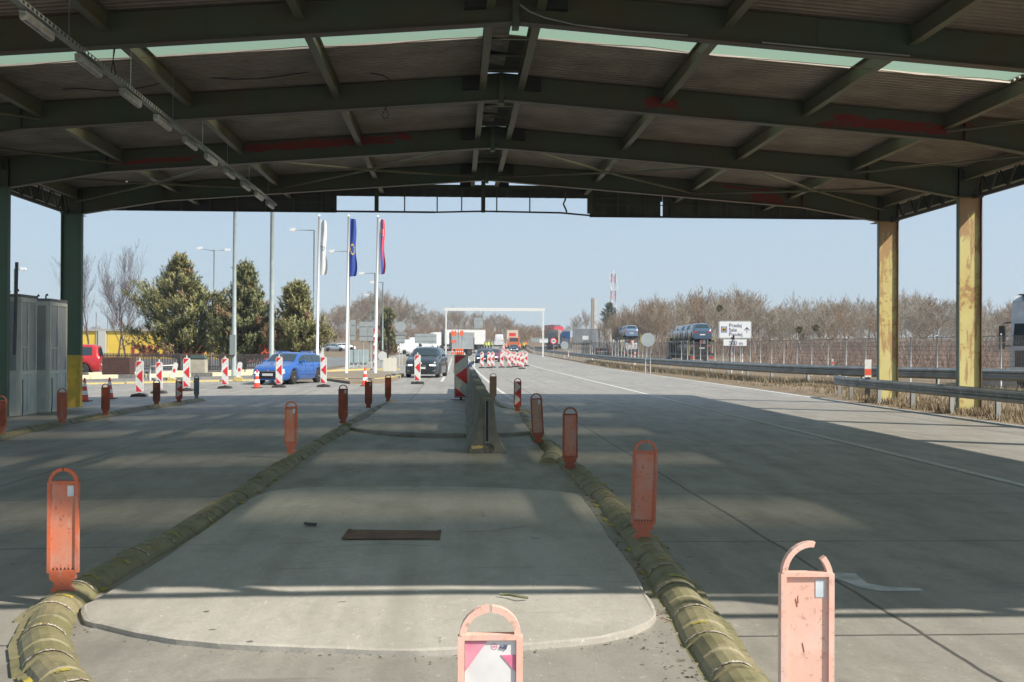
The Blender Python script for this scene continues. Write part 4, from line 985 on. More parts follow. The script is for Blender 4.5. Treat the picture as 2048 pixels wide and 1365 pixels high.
    if kidney:
        for s_ in (-1, 1):
            q = MB(); q.prism([(s_*.03, z0-.02), (s_*.30, z0-.01), (s_*.31, z1-.03), (s_*.26, z1+.0), (s_*.05, z1+.0), (s_*.03, z1-.03)], 0, .02, M=Mg)
            q.build('grille', BLACK, body)
            q = MB()
            for k in range(8): q.box(s_*(.055+k*.032)-.006, s_*(.055+k*.032)+.006, -.012, -.002, z0, z1-.02, M=Mg)
            q.build('grille_slats', SILV, body)
    else:
        gr.prism([(-.46, z1), (.46, z1), (.40, z0), (-.40, z0)], 0, .02, M=Mg); gr.build('grille', BLACK, body)
        q = MB(); q.box(-.48, .48, -.008, -.002, z1, z1+.02, M=Mg)
        q.build('grille_trim', SILV, body)
    for s_ in (-1, 1):
        # headlight wraps the corner
        q = MB(); vs = []
        for tt, u0, u1 in ((.0, bz-.15, bz-.035), (.012, bz-.14, bz-.02), (.03, bz-.10, bz+.03)):
            w = wp(tt); x = XF-tt*L
            vs += [(x+.016, s_*(w*.98+.012), u0), (x+.016, s_*(w*.95+.012), u1)]
        w0 = fw_*.60; vs = [(nose+.016, s_*w0, bz-.12), (nose+.016, s_*w0, bz-.045)]+vs
        q.add(vs, [(0, 1, 3, 2), (2, 3, 5, 4), (4, 5, 7, 6)]); hl = q.build('headlight', LENS, body)
        if lights:
            for c_ in (.72, .88):
                q = MB(); q.lathe([(.048, 0), (.044, .012)], (nose+.017, s_*fw_*c_, bz-.085), 10, 'x'); q.build('lamp', HEAD, hl)
        q = MB(); w = wp(1.0); zb = interp(S['belt'], 1)
        q.box(-XF-.012, -XF+.0, min(s_*w*.6, s_*w*.98), max(s_*w*.6, s_*w*.98), zb-.12, zb-.01); q.build('tail_light', TAIL, body)
        if style != 'van':
            q = MB(); q.prism([(s_*hw*.62, .34), (s_*hw*.80, .40), (s_*hw*.80, .44), (s_*hw*.60, .37)], 0, .02, M=Matrix.Translation((nose+.006, 0, 0))@Matrix.Rotation(math.pi/2, 4, 'Z')); q.build('bumper_trim', SILV, body)
    q = MB(); q.box(nose+.022, nose+.032, -.26, .26, .40 if style != 'suv' else .50, .51 if style != 'suv' else .61); pl = q.build('licence_plate', PLATE, body)
    q = MB(); q.box(-XF-.02, -XF-.008, -.26, .26, .55, .66); q.build('licence_plate', PLATE, body)
    if kidney or style == 'estate':
        q = MB(); q.lathe([(.042, 0), (.04, .012)], (nose+.014, 0, z1+.035), 12, 'x'); q.build('badge', SILV, body)
    if rails:
        for s_ in (-1, 1):
            q = MB(); q.tube([(XF-tt*L, s_*hw*.66, interp(S['roof'], tt)+(.0 if i in (0, 5) else .045)) for i, tt in enumerate((.46, .50, .6, .7, .8, .86))], .016, 5); q.build('roof_rail', BLACK if style != 'estate' else m, body)
    # door seams and handles
    if not lod:
        q = MB()
        for sgn in (1, -1):
            for tt in (.325, .455, .648, .80):
                h, x = sec(tt); pts = [(x, sgn*(y+.004), z) for y, z in h[2:6]]
                q.tube(pts, .006, 4)
        q.build('door_seams', BLACK, body)
        for sgn in (1, -1):
            for tt in (.60, .775):
                h, x = sec(tt); q = MB(); q.box(x-.09, x+.09, min(sgn*(h[3][0]-.0), sgn*(h[3][0]+.03)), max(sgn*(h[3][0]-.0), sgn*(h[3][0]+.03)), h[3][1]-.03, h[3][1]+.0); q.build('door_handle', m, body)
    return t
BLUEP = paint('bright_blue_paint', (.03, .125, .43)); NAVY = paint('dark_slate_paint', (.040, .050, .062)); REDP = paint('red_van_paint', (.55, .03, .035)); WHP = paint('white_van_paint', (.68, .69, .70), 0, .35)
DKB = paint('midnight_blue_paint', (.015, .022, .06)); SILP = paint('silver_paint', (.36, .42, .48), .6, .3); LBL = paint('pale_blue_paint', (.20, .30, .42), .5, .3); STEELB = paint('steel_blue_paint', (.09, .15, .22), .5, .3); BLKP = paint('black_car_paint', (.012, .013, .016)); MAR = paint('maroon_paint', (.14, .02, .05))
ZR = .012
def cpos(px, py): p = at(px, py); return Vector((p.x, p.y, p.z+ZR))
# front centre of blue car near (545,762); heading towards camera-left
p = cpos(577, 768); car('estate', p+Vector((0, .4, 0)), R(-90-17), 'bright blue estate car with headlights on behind two arrow beacons', BLUEP, rails=True)
p = cpos(853, 756); car('suv', p+Vector((0, 1.6, 0)), R(-90-7), 'dark slate off road car with lit headlights driving towards the camera', NAVY, kidney=True, rails=True)
def fc(style, px, Y, rzd, label, m, **k):
    p = on(px, Y, ZR); k.setdefault('lod', 1); return car(style, p, R(rzd), label, m, **k)
fc('estate', 969, 128, -94, 'dark blue car with lit headlights just behind the row of arrow beacons', DKB)
fc('hatch', 988, 136, -100, 'maroon and dark car passing beside the first queued dark car', MAR, lights=True)
fc('estate', 979, 152, -94, 'dark car farthest back in the queue of three oncoming cars', BLKP, lights=False)
fc('hatch', 1028, 232, -92, 'dark blue hatchback in front of the orange roadworks truck', DKB)
fc('van', 998, 262, 88, 'white van driving on the road behind the queued dark cars', WHP, cat='van', name='delivery_van')
fc('van', 822, 205, 20, 'white van parked at the left behind the large grey sign back', WHP, cat='van', name='delivery_van', lights=False)
fc('van', 845, 240, 12, 'white van parked left of the white articulated lorry', WHP, cat='van', name='delivery_van', lights=False)
fc('hatch', 668, 232, 10, 'silver car parked far off at the left woodland edge', SILP, lights=False)
fc('hatch', 690, 236, 10, 'pale car parked far off beside the silver one', WHP, lights=False)
fc('minivan', 128, 73, 186, 'red people carrier parked by the picket fence beyond the yellow footed column', REDP, lights=False, lod=0, cat='car')
# ---------------- trucks
def box(b, x0, x1, y0, y1, z0, z1, **k): b.box(x0, x1, y0, y1, z0, z1, **k); return b
def lorry(px, Y, rzd, label, cabm, boxm, L=13.6, H=3.9, W=2.5, cab=True, cab_h=3.5, mark=None):
    p = on(px, Y, ZR); t = thing('lorry', label, 'lorry', p, R(rzd), 'lorries queued beyond the roadworks')
    b = MB(); b.box(-L, 0, -W/2, W/2, 1.15, H); cb = b.build('cargo_box', boxm, t)
    b = MB()
    for x in (-L, -.12): b.box(x, x+.12, -W/2-.012, W/2+.012, 1.10, H+.02)
    b.box(-L+.121, -.121, -W/2-.012, W/2+.012, H-.10, H+.012); b.box(-L+.121, -.121, -W/2-.012, W/2+.012, 1.08, 1.2); b.build('box_frame', GALVL, cb)
    if mark:
        for k in range(3):
            b = MB(); b.box(-L*.45-k*.9, -L*.45-k*.9+.6, -W/2-.03, -W/2-.014, H-.9-.2*k, H-.7-.2*k); b.build('blue_mark', mark, cb)
    b = MB(); b.box(-L+.2, 1.4, -.45, .45, .75, 1.07); b.build('chassis', BLACK, t)
    for x in ((-L+1.4, -L+2.7, -L+4.0, .6) if L > 5 else (-L+.8, -L+2.0)):
        for s_ in (-1, 1): wheel(t, x, s_*(W/2-.16), .48, .3, s_)
    b = MB(); b.box(-L-.05, -L+.05, -W/2+.1, W/2-.1, .45, .62)
    b.build('rear_bumper', GREY, t)
    for s_ in (-1, 1): b = MB(); b.box(-L-.06, -L+.02, s_*(W/2-.35)-.2, s_*(W/2-.35)+.2, .7, .95); b.build('tail_light', TAIL, t)
    if cab:
        b = MB(); x0, x1 = .7, 2.9
        prof = [(x0, .9), (x1, .9), (x1+.05, 1.6), (x1-.02, 2.4), (x1-.35, cab_h-.35), (x1-.8, cab_h), (x0, cab_h)]
        b.prism(prof, -W/2+.05, W/2-.05); b.box(x0+.1, x1+.08, -W/2+.05, W/2-.05, .45, .895); cbn = b.build('cab', cabm, t)
        b = MB(); b.add([(x1+.03, -W/2+.15, 1.75), (x1+.03, W/2-.15, 1.75), (x1-.0, W/2-.2, 2.5), (x1-.0, -W/2+.2, 2.5)], [(0, 1, 2, 3)]); b.build('windshield', GLASS, cbn)
        for s_ in (-1, 1):
            b = MB(); y = s_*(W/2-.04); b.add([(x1-.15, y, 1.75), (x1-1.2, y, 1.75), (x1-1.2, y, 2.5), (x1-.3, y, 2.5)], [(0, 1, 2, 3)]); b.build('side_window', GLASS, cbn)
            b = MB(); b.box(x1-.05, x1+.1, y-.05 if s_ < 0 else y+.05, y+.05 if s_ < 0 else y+.25, 1.7, 2.4)
            b.build('door_mirror', BLACK, cbn)
            b = MB(); b.box(x1+.07, x1+.10, s_*.95-.16, s_*.95+.16, .62, .80); b.build('headlight', LENS, cbn)
            wheel(t, x1-1.1, s_*(W/2-.16), .48, .3, s_)
        b = MB()
        for k in range(4): b.box(x1+.06, x1+.075, -.8, .8, 1.0+k*.14, 1.07+k*.14)
        b.build('grille', BLACK, cbn)
    return t
TAN = mat('tan_tarpaulin', (.34, .25, .19), (.28, .21, .16), .8, 1); GTARP = mat('grey_tarpaulin', (.20, .22, .235), (.15, .165, .18), .7, .6); DKT = mat('dark_trailer', (.03, .035, .045), rough=.6)
BCAB = paint('blue_cab_paint', (.02, .09, .26)); RCAB = paint('red_cab_paint', (.5, .03, .06)); WBOX = mat('white_cargo_box', (.66, .66, .64), (.56, .56, .55), .6, .8)
lorry(886, 242, 196, 'long white articulated lorry behind the men in yellow jackets', WHP, WBOX, L=8.6, H=4.1, mark=mat('dark_blue_mark', (.05, .06, .15), rough=.5))
lorry(901, 190, 190, 'short grey sided trailer behind the orange roadworks boards', WHP, mat('grey_box_side', (.30, .33, .35), (.24, .26, .28), .6, 1), L=3.6, H=3.7, cab=False)
lorry(1112, 300, -80, 'red cabbed lorry highest on the far ramp at the right', RCAB, RCAB, L=7, H=4.0, cab_h=3.6)
lorry(1104, 245, -100, 'lorry with dark front and tan side beyond the right fence', DKT, TAN, L=9, H=4.0)
lorry(1146, 250, 178, 'blue cabbed lorry with long grey tarpaulin beyond the right fence', BCAB, GTARP, L=9.5, H=4.1)
lorry(1199, 206, 88, 'white box lorry with its rear towards us beyond the right fence', WHP, WBOX, L=9, H=4.3)
# ---------------- car carriers
CARR = mat('carrier_steel', (.10, .11, .11), (.07, .08, .08), .6, 3); CARY = mat('carrier_posts', (.30, .27, .06), rough=.6)
def carrier(px, Y, rzd, label, cabm, n=4, zu=2.85):
    p = on(px, Y, ZR); a = R(rzd); L = 4.6*n; W = 2.5; p = p+Vector((math.cos(a), math.sin(a), 0))*L; t = thing('car_carrier', label, 'car transporter', p, a, 'car transporters beyond the fence')
    for z, nm in ((zu, 'upper_deck'), (1.0, 'lower_deck')):
        b = MB()
        for s_ in (-1, 1): b.box(-L, 0, s_*1.0-.22, s_*1.0+.22, z-.10, z)
        for k in range(int(L/1.2)): b.box(-L+k*1.2, -L+k*1.2+.1, -1.2, 1.2, z-.18, z-.105)
        for s_ in (-1, 1): b.box(-L, 0, s_*1.25-.03, s_*1.25+.03, z-.12, z+.12)
        b.build(nm, CARR, t)
    for k in range(n+1):
        for s_ in (-1, 1):
            b = MB(); x = -L+k*L/n+(.05 if k == 0 else -.05); b.box(x-.06, x+.06, s_*1.25-.05, s_*1.25+.05, .9, zu+.45); b.build('deck_post', CARY, t)
    b = MB(); b.box(-L+.4, 2.2, -.4, .4, .5, .8); b.build('chassis', BLACK, t)
    for x in (-L+4.5, -L+5.7, .4, 2.6):
        for s_ in (-1, 1): wheel(t, x, s_*1.05, .42, .28, s_)
    b = MB(); b.prism([(.6, .5), (3.2, .5), (3.25, 1.6), (3.1, 2.3), (2.8, 2.75), (.6, 2.75)], -1.2, 1.2); c_ = b.build('cab', cabm, t)
    b = MB(); b.box(3.18, 3.22, -1.05, 1.05, 1.5, 2.2); b.build('windshield', GLASS, c_)
    for s_ in (-1, 1): b = MB(); b.box(-L-.03, -L+.0, s_*.9-.2, s_*.9+.2, .6, .8); b.build('tail_light', TAIL, t)
    b = MB(); b.box(-L-.04, -L-.0, -.32, .12, 2.05, 2.45); bd = b.build('hazard_board', WHITE, t)
    for k in range(3): b = MB(); b.prism([(-.30+k*.14, 2.06), (-.22+k*.14, 2.06), (-.08+k*.1, 2.44), (-.16+k*.1, 2.44)], -.05, -.045, M=Matrix.Translation((-L, 0, 0))@Matrix.Rotation(-math.pi/2, 4, 'Z')); b.build('red_stripe', RED, bd)
    return t, L
def on_deck(px, Y, rzd, fr, z, label, m, style='suv', n=4):
    p = on(px, Y, ZR); a = R(rzd); d = Vector((math.cos(a), math.sin(a), 0)); L = 4.6*n
    q = p + d*(L*(1-fr)); q.z += z; return car(style, q, a, label, m, lights=False, lod=1, group='new cars on the transporters')
CP = (1372, 92, 105, 3)
carrier(1404, 116, 86, 'nearer car transporter loaded with dark blue cars beyond the fence', BLKP, 4, 2.3)
for k, (f, m) in enumerate(((.885, STEELB), (.64, STEELB), (.40, STEELB), (.16, SILP))):
    lab = ['dark steel blue car at the tail of the upper deck, nearer transporter', 'second car from the tail on the upper deck of the nearer transporter', 'third car from the tail on the upper deck of the nearer transporter', 'silver car at the front of the upper deck, nearer transporter'][k]
    on_deck(1404, 116, 86, f, 2.32, lab, m)
for k, (f, m) in enumerate(((.885, BLKP), (.60, STEELB), (.33, LBL))):
    on_deck(1404, 116, 86, f, 1.02, ['dark car at the tail of the lower deck, nearer transporter', 'middle car on the lower deck of the nearer transporter', 'pale blue car at the front of the lower deck, nearer transporter'][k], m, 'hatch')
carrier(1263, 168, 87, 'farther car transporter loaded with pale cars beside the round sign', WHP, 4)
for k, (f, m) in enumerate(((.885, LBL), (.62, LBL), (.38, DKB), (.14, LBL))):
    on_deck(1263, 168, 87, f, 2.87, ['pale blue car at the tail of the upper deck, farther transporter', 'second car from the tail on the upper deck of the farther transporter', 'dark blue car on the upper deck of the farther transporter', 'pale blue car at the front of the upper deck, farther transporter'][k], m)
on_deck(1263, 168, 87, .885, 1.02, 'white car at the tail of the lower deck, farther transporter', WHP, 'hatch')
# truck cut by the right edge
p = on(2037, 50, 0); t = thing('lorry', 'white lorry cab with big black mirrors cut by the right picture edge', 'lorry', (PX(2021, 50), 50, gz(24, 50)), R(-128))
WC = mat('dirty_white_cab', (.50, .52, .54), (.35, .37, .39), .4, 2)
b = MB(); b.prism([(-2.2, .9), (0, .9), (.05, 1.7), (-.03, 2.6), (-.35, 3.7), (-.8, 3.95), (-2.2, 3.95)], 0, 2.5); b.box(-2.1, .1, 0.02, 2.48, .35, .895); c_ = b.build('cab', WC, t)
b = MB(); b.box(.06, .09, .2, 2.3, .9, 1.6); b.build('grille', BLACK, c_)
b = MB(); b.add([(.055, .1, 1.8), (.055, 2.4, 1.8), (-.04, 2.35, 2.75), (-.04, .15, 2.75)], [(0, 1, 2, 3)]); b.build('windshield', GLASS, c_)
b = MB(); b.add([(-.15, -.008, 1.75), (-1.2, -.008, 1.75), (-1.2, -.008, 2.65), (-.25, -.008, 2.65)], [(0, 1, 2, 3)]); b.build('side_window', GLASS, c_)
b = MB(); b.box(.02, .22, -.42, -.20, 1.95, 2.65); b.box(.02, .22, -.42, -.22, 1.66, 1.92); b.tube([(.0, .02, 2.8), (.1, -.28, 2.75), (.12, -.3, 2.6)], .03, 5); b.tube([(.0, .02, 1.8), (.1, -.24, 1.8)], .03, 5); b.build('door_mirror', BLACK, c_)
b = MB(); b.box(-2.2, -.1, .3, 2.2, 3.955, 4.0); b.build('roof_cap', BLACK, c_)
b = MB(); b.box(-14.5, -2.6, .05, 2.45, 1.1, 3.95); b.build('cargo_box', WBOX, t)
b = MB(); b.box(-14, -.3, .8, 1.7, .6, 1.09); b.build('chassis', BLACK, t)
for x in (-1.3, -4.2, -11, -12.3): wheel(t, x, .2, .5, .3, -1); wheel(t, x, 2.3, .5, .3, 1)
# orange roadworks truck
p = on(1027, 250, ZR); t = thing('roadworks_truck', 'orange roadworks truck with a tall pale warning board behind the dark hatchback', 'truck', p, R(-90))
ORP2 = paint('orange_vehicle_paint', (.65, .14, .03), 0, .4)
b = MB(); b.prism([(0, .5), (2.0, .5), (2.05, 1.4), (1.7, 2.3), (0, 2.35)], -1.1, 1.1); c_ = b.build('cab', ORP2, t)
b = MB(); b.add([(2.06, -.95, 1.42), (2.06, .95, 1.42), (1.76, .9, 2.2), (1.76, -.9, 2.2)], [(0, 1, 2, 3)]); b.build('windshield', GLASS, c_)
b = MB(); b.box(-4.5, -.1, -1.15, 1.15, .9, 1.9); b.build('load_bed', ORP2, t)
b = MB(); b.box(-4.6, -4.5, -1.2, 1.2, 1.8, 3.9); w_ = b.build('warning_board', mat('pale_board', (.55, .55, .42), rough=.6), t)
b = MB(); b.box(-4.49, -4.47, -.7, .7, 2.6, 3.3); b.build('red_panel', RED, w_)
for x in (1.2, -3.3):
    for s_ in (-1, 1): wheel(t, x, s_*.95, .42, .28, s_)

# ------------------------------------------------------------------ people
SKIN = mat('skin', (.45, .26, .18), rough=.6); TROU = mat('dark_trousers', (.03, .035, .05), rough=.9); HIV = mat('hi_vis_yellow', (.60, .75, .04), rough=.6); HIO = mat('hi_vis_orange', (.75, .16, .04), rough=.6); HAIR = mat('dark_hair', (.03, .02, .015), rough=.9)
def skin_mesh(name, verts, edges, radii, m, parent, root=0):
    me = bpy.data.meshes.new(name); me.from_pydata(verts, edges, []); me.update()
    o = bpy.data.objects.new(name, me); COL.objects.link(o)
    md = o.modifiers.new('s', 'SKIN')
    if not me.skin_vertices: me.attributes if 0 else None
    lay = me.skin_vertices[0].data if len(me.skin_vertices) else None
    if lay is None: return o
    for i, r_ in enumerate(radii): lay[i].radius = (r_, r_)
    lay[root].use_root = True
    s2 = o.modifiers.new('u', 'SUBSURF'); s2.levels = 1; s2.render_levels = 1
    me.materials.append(m); o.parent = parent; return o
def loft_body(name, chains, m, parent):
    # one continuous figure: chains of (point, radius x, radius y) sharing joints
    b = MB()
    for ch_ in chains:
        n = 10; vs = []
        for i, (p, rx, ry) in enumerate(ch_):
            p = Vector(p); d = (Vector(ch_[min(i+1, len(ch_)-1)][0])-Vector(ch_[max(i-1, 0)][0])).normalized()
            a = Vector((1, 0, 0)) if abs(d.x) < .9 else Vector((0, 0, 1)); a = (a-d*a.dot(d)).normalized(); c_ = d.cross(a)
            for k in range(n): th = 2*math.pi*k/n; vs.append(p+a*math.cos(th)*rx+c_*math.sin(th)*ry)
        b.add(vs, [(i*n+k, i*n+(k+1) % n, (i+1)*n+(k+1) % n, (i+1)*n+k) for i in range(len(ch_)-1) for k in range(n)]+[tuple(range(n)), tuple(range(len(vs)-1, len(vs)-n-1, -1))], 0, True)
    return b.build(name, m, parent)
def person(loc, rz, label, jacket, group, pose=0):
    t = thing('person', label, 'person', loc, rz, group)
    fw2 = .10*pose; hand = (.22+.05*pose, -.12*pose-.05, .78 if pose != 2 else 1.05)
    legs = [[((s_*.09, 0, .92), .10, .11), ((s_*.10, -.02*s_*pose, .50), .065, .07), ((s_*.11, fw2*s_, .10), .045, .05), ((s_*.11, fw2*s_-.02, .04), .05, .06), ((s_*.11, fw2*s_-.16, .03), .045, .03)] for s_ in (-1, 1)]
    head = [((0, 0, .90), .16, .11), ((0, 0, 1.15), .15, .10), ((0, 0, 1.40), .19, .11), ((0, 0, 1.46), .09, .07), ((0, -.01, 1.50), .055, .06), ((0, -.02, 1.56), .06, .07), ((0, -.02, 1.64), .078, .095), ((0, -.01, 1.72), .07, .085), ((0, 0, 1.76), .035, .04)]
    arms = [[((s_*.17, 0, 1.40), .06, .06), ((s_*.24, .02, 1.15), .05, .05), ((s_*hand[0], hand[1], hand[2]+.05), .035, .035), ((s_*hand[0], hand[1]-.03, hand[2]-.08), .03, .02)] for s_ in (-1, 1)]
    bd = loft_body('body', legs+[head]+arms, SKIN, t)
    loft_body('trousers', [[((s_*.09, 0, .95), .115, .125), ((s_*.10, -.02*s_*pose, .50), .085, .09), ((s_*.11, fw2*s_, .09), .07, .075)] for s_ in (-1, 1)], TROU, t)
    loft_body('jacket', [[((0, 0, .84), .19, .14), ((0, 0, 1.12), .18, .13), ((0, 0, 1.38), .215, .135), ((0, 0, 1.47), .10, .085)]]+[[((s_*.18, 0, 1.41), .08, .08), ((s_*.245, .02, 1.15), .068, .068), ((s_*hand[0], hand[1], hand[2]+.06), .05, .05)] for s_ in (-1, 1)], jacket, t)
    b = MB(); b.lathe([(.03, 1.785), (.07, 1.75), (.088, 1.70), (.088, 1.66), (.075, 1.64)], (0, .012, 0), 10); b.build('hair', HAIR, t)
    b = MB(); b.prism([(-.012, 1.60), (.012, 1.60), (.006, 1.65), (-.006, 1.65)], -.135, -.10)
    b.build('nose', SKIN, t)
    for nm, z, w, m in (('mouth', 1.575, .025, mat('lips', (.3, .1, .09), rough=.6)),): b = MB(); b.box(-w, w, -.108, -.09, z, z+.008); b.build(nm, m, t)
    b = MB(); b.box(-.19, .19, -.145, .145, 1.02, 1.07); b.build('reflective_band', mat('reflective_grey', (.6, .62, .62), rough=.4), t)
    return t
for k, (px, Y, jm, rz, po) in enumerate(((955, 248, WHP, .4, 0), (961.5, 246, HIV, 2.8, 1), (966, 244, HIV, 1.2, 2), (971, 243, HIV, -.6, 1), (977, 245, HIV, .8, 0), (982, 244, HIV, 2.2, 1))):
    p = on(px, Y, ZR)
    person(p, rz, ['person in a white jacket at the left end of the yellow jacketed group', 'person in yellow jacket, leftmost of the five in yellow by the lorry', 'person in yellow jacket, second of the five by the white lorry', 'person in yellow jacket in the middle of the five by the lorry', 'person in yellow jacket, fourth of the five by the white lorry', 'person in yellow jacket at the right end, nearest the road'][k], jm, 'people in work jackets by the white lorry', po)
for k, (px, Y, jm, rz, po) in enumerate(((1039, 236, HIO, .3, 1), (1043, 238, HIO, 2.0, 2), (1047, 240, HIV, -.5, 0), (1012, 238, HIO, 1, 1), (1051, 245, HIO, .4, 1))):
    person(on(px, Y, ZR), rz, ['person in orange jacket just right of the dark hatchback', 'person in orange jacket between another orange one and a yellow one', 'person in yellow jacket amid the orange jacketed workers at right', 'person in orange jacket left of the orange truck', 'person in orange jacket farthest right beside the guard rail'][k], jm, 'workers around the orange truck', po)
# ------------------------------------------------------------------ guard rails and wire fence on the right
RAILM = mat('guard_rail_steel', (.27, .285, .28), (.17, .18, .175), .5, 2, metal=.5)
WB0 = [(0, .31), (.02, .29), (.075, .255), (.08, .215), (.03, .175), (.03, .135), (.08, .095), (.075, .055), (.02, .02), (0, 0)]
def guard_rail(pts, zb, label, scale=1.0, post=2.65, double=False, name='guard_rail', maxposts=100, curl=False):
    WB = [(u*scale, z*scale) for u, z in WB0]
    P = catmull([Vector((x, y, 0)) for x, y in pts], 10); L = sum((c_-a).length for a, c_ in zip(P, P[1:])); Q = resample(P, min(2.0, L/30))
    t = thing(name, label, 'guard rail', (Q[0].x, Q[0].y, 0)); org = Vector((Q[0].x, Q[0].y, 0))
    b = MB(); vs = []; n = len(WB)
    for i, p in enumerate(Q):
        d = (Q[min(i+1, len(Q)-1)]-Q[max(0, i-1)]).normalized(); nr = Vector((-d.y, d.x, 0))
        if nr.x > 0: nr = -nr
        for u, z in WB: vs.append(p-org+nr*u+Vector((0, 0, gz(p.x, p.y)+zb+z)))
    b.add(vs, [(i*n+k, i*n+k+1, (i+1)*n+k+1, (i+1)*n+k) for i in range(len(Q)-1) for k in range(n-1)]); rl_ = b.build('rail_beam', RAILM, t)
    # lap joints with bolts
    S = resample(P, 4.0)
    if len(S) < 40:
        for i in range(1, len(S)-1):
            p = S[i]; d = (S[i+1]-S[i]).normalized(); nr = Vector((-d.y, d.x, 0)); nr = -nr if nr.x > 0 else nr
            b = MB(); vs = [p-org+d*o+nr*(u+.006)+Vector((0, 0, gz(p.x, p.y)+zb+z)) for o in (-.16, .16) for u, z in WB]
            b.add(vs, [(k, k+1, n+k+1, n+k) for k in range(n-1)]); lp = b.build('lap_joint', RAILM, rl_)
    S = resample(P, post)[:maxposts]
    for i, p in enumerate(S):
        d = (S[min(i+1, len(S)-1)]-S[max(0, i-1)]).normalized(); nr = Vector((-d.y, d.x, 0)); nr = -nr if nr.x > 0 else nr
        g = gz(p.x, p.y); b = MB(); Mx = Matrix.Translation(p-org-nr*.09)@Matrix.Rotation(math.atan2(d.y, d.x), 4, 'Z')
        b.box(-.05, .05, -.06, -.052, g-.3, g+zb+.27, M=Mx); b.box(-.05, -.042, -.052, .05, g-.3, g+zb+.27, M=Mx); b.box(.042, .05, -.052, .05, g-.3, g+zb+.27, M=Mx)
        b.build('post', GALVL, t)
        if len(S) < 30:
            b = MB()
            for dd in (-.9, 0, .9):
                q = p-org+d*dd+nr*.034; zz = gz(p.x, p.y)+zb+.155; b.box(-.018, .018, -.012, .004, zz-.018, zz+.018, M=Matrix.Translation(q)@Matrix.Rotation(math.atan2(d.y, d.x)+math.pi, 4, 'Z'))
            b.build('bolt', mat('bright_bolt', (.55, .57, .58), rough=.4), rl_)
    return t
guard_rail([(12.95, 12), (12.95, 20), (12.98, 28), (13.0, 34), (13.02, 39), (13.15, 41), (13.5, 42)], .46, 'nearer steel guard rail running in front of the yellow columns')
guard_rail([(24, 36), (20.8, 44), (17.8, 49), (15.6, 56), (15.0, 66), (14.7, 80), (14.4, 101), (14.4, 120), (14.7, 150), (14.8, 190), (14.8, 225), (14.7, 247), (14.5, 262), (14.0, 285)], .46, scale=1.45, label='long farther guard rail curving away along the right verge', post=4.0)
guard_rail([(-3.5, 118), (-2.6, 135), (-1.9, 160), (-1.5, 200), (-1.4, 250), (-1.4, 290)], .46, 'guard rail along the left road edge beside the orange boards', post=4.0)
# parallel tall wire mesh fence
FX = [(23.6, 34), (23.0, 45), (22.6, 54), (22.3, 65), (22.0, 80), (22.0, 120), (22.0, 200), (22.0, 290)]
Pf = catmull([Vector((x, y, 0)) for x, y in FX], 10); t = thing('wire_fence', 'tall wire mesh fence on slim galvanised posts along the right side', 'fence', (FX[0][0], FX[0][1], 0)); org = Vector((FX[0][0], FX[0][1], 0))
S = resample(Pf, 3.05)[:100]
mm = bpy.data.materials.new('wire_mesh'); mm.use_nodes = True; nt = mm.node_tree; bs = nt.nodes['Principled BSDF']; bs.inputs['Base Color'].default_value = (.12, .12, .12, 1); bs.inputs['Roughness'].default_value = .6
WIRE = mat('fence_wire', (.10, .10, .10), (.14, .13, .12), .6, 3); FPOST = mat('fence_post_steel', (.50, .53, .54), (.42, .44, .45), .5, 4)
FH = 2.25
for i, p in enumerate(S):
    g = gz(p.x, p.y); b = MB(); q = p-org; b.tube([(q.x, q.y, g-.2), (q.x, q.y, g+FH+.02)], .038, 6); b.lathe([(.045, g+FH+.02), (.03, g+FH+.06)], (q.x, q.y, 0), 6)
    b.build('post', FPOST, t)
b = MB()
for a, c_ in zip(S, S[1:]):
    d = c_-a; L = d.length; far = a.y > 75
    def wp_(u, z): q = a+d*u; return Vector((q.x-org.x, q.y-org.y, gz(q.x, q.y)+z))
    def rib(p, q, w):
        dd = (q-p).normalized(); s_ = dd.cross(Vector((0, -1, 0))).normalized()*w
        b.add([p-s_, p+s_, q+s_, q-s_], [(0, 1, 2, 3)])
    for z in ((.1, .5, .9, 1.3, 1.7, 2.2) if far else [.1+.21*k for k in range(11)]): rib(wp_(0, z), wp_(1, z), .007 if z < 2.19 else .012)
    nv = 8 if far else 24
    for k in range(1, nv): rib(wp_(k/nv, .1), wp_(k/nv, 2.2), .006 if not far else .010)
    for k in range(0, nv, 3):
        pass
b.build('mesh_panel', WIRE, t)
# dry grass on the verge (blades)
rg = random.Random(21); b = MB()
def tuft(x, y, n, h, sp):
    g = gz(x, y)
    for _ in range(n):
        a = rg.uniform(0, 6.28); l = rg.uniform(.5, 1)*h; dx, dy = math.cos(a), math.sin(a); ox, oy = x+rg.gauss(0, sp), y+rg.gauss(0, sp); lean = rg.uniform(.1, .7)*l; w = .006+.012*rg.random()
        b.add([(ox-w*dy, oy+w*dx, g-.01), (ox+w*dy, oy-w*dx, g-.01), (ox+dx*lean, oy+dy*lean, g+l)], [(0, 1, 2)])
for _ in range(2600):
    y = 22+rg.random()**1.3*70
    xr_ = interp([(0, 13.0), (39, 13.1), (45, 15.5), (70, 15.0), (100, 14.0)], y); x = xr_+abs(rg.gauss(0, .55))
    tuft(x, y, 9, .20, .16)
for _ in range(2600):
    y = 38+rg.random()*90; xr_ = interp([(30, 23), (38, 22.5), (44, 20.6), (49, 17.6), (56, 15.4), (66, 14.8), (80, 14.5), (101, 14.2), (150, 14.5)], y); tuft(xr_+rg.gauss(-.15, .25), y, 9, .38, .2)
for _ in range(1500):
    y = 26+rg.random()*40; tuft(13.4+rg.random()*8, y, 7, .16, .25)
VG = mat('dry_grass_blades', (.34, .27, .17), (.20, .155, .10), .9, .7); tag(b.build('dry_grass', VG), 'dry straw coloured grass on the right verge', kind='stuff')
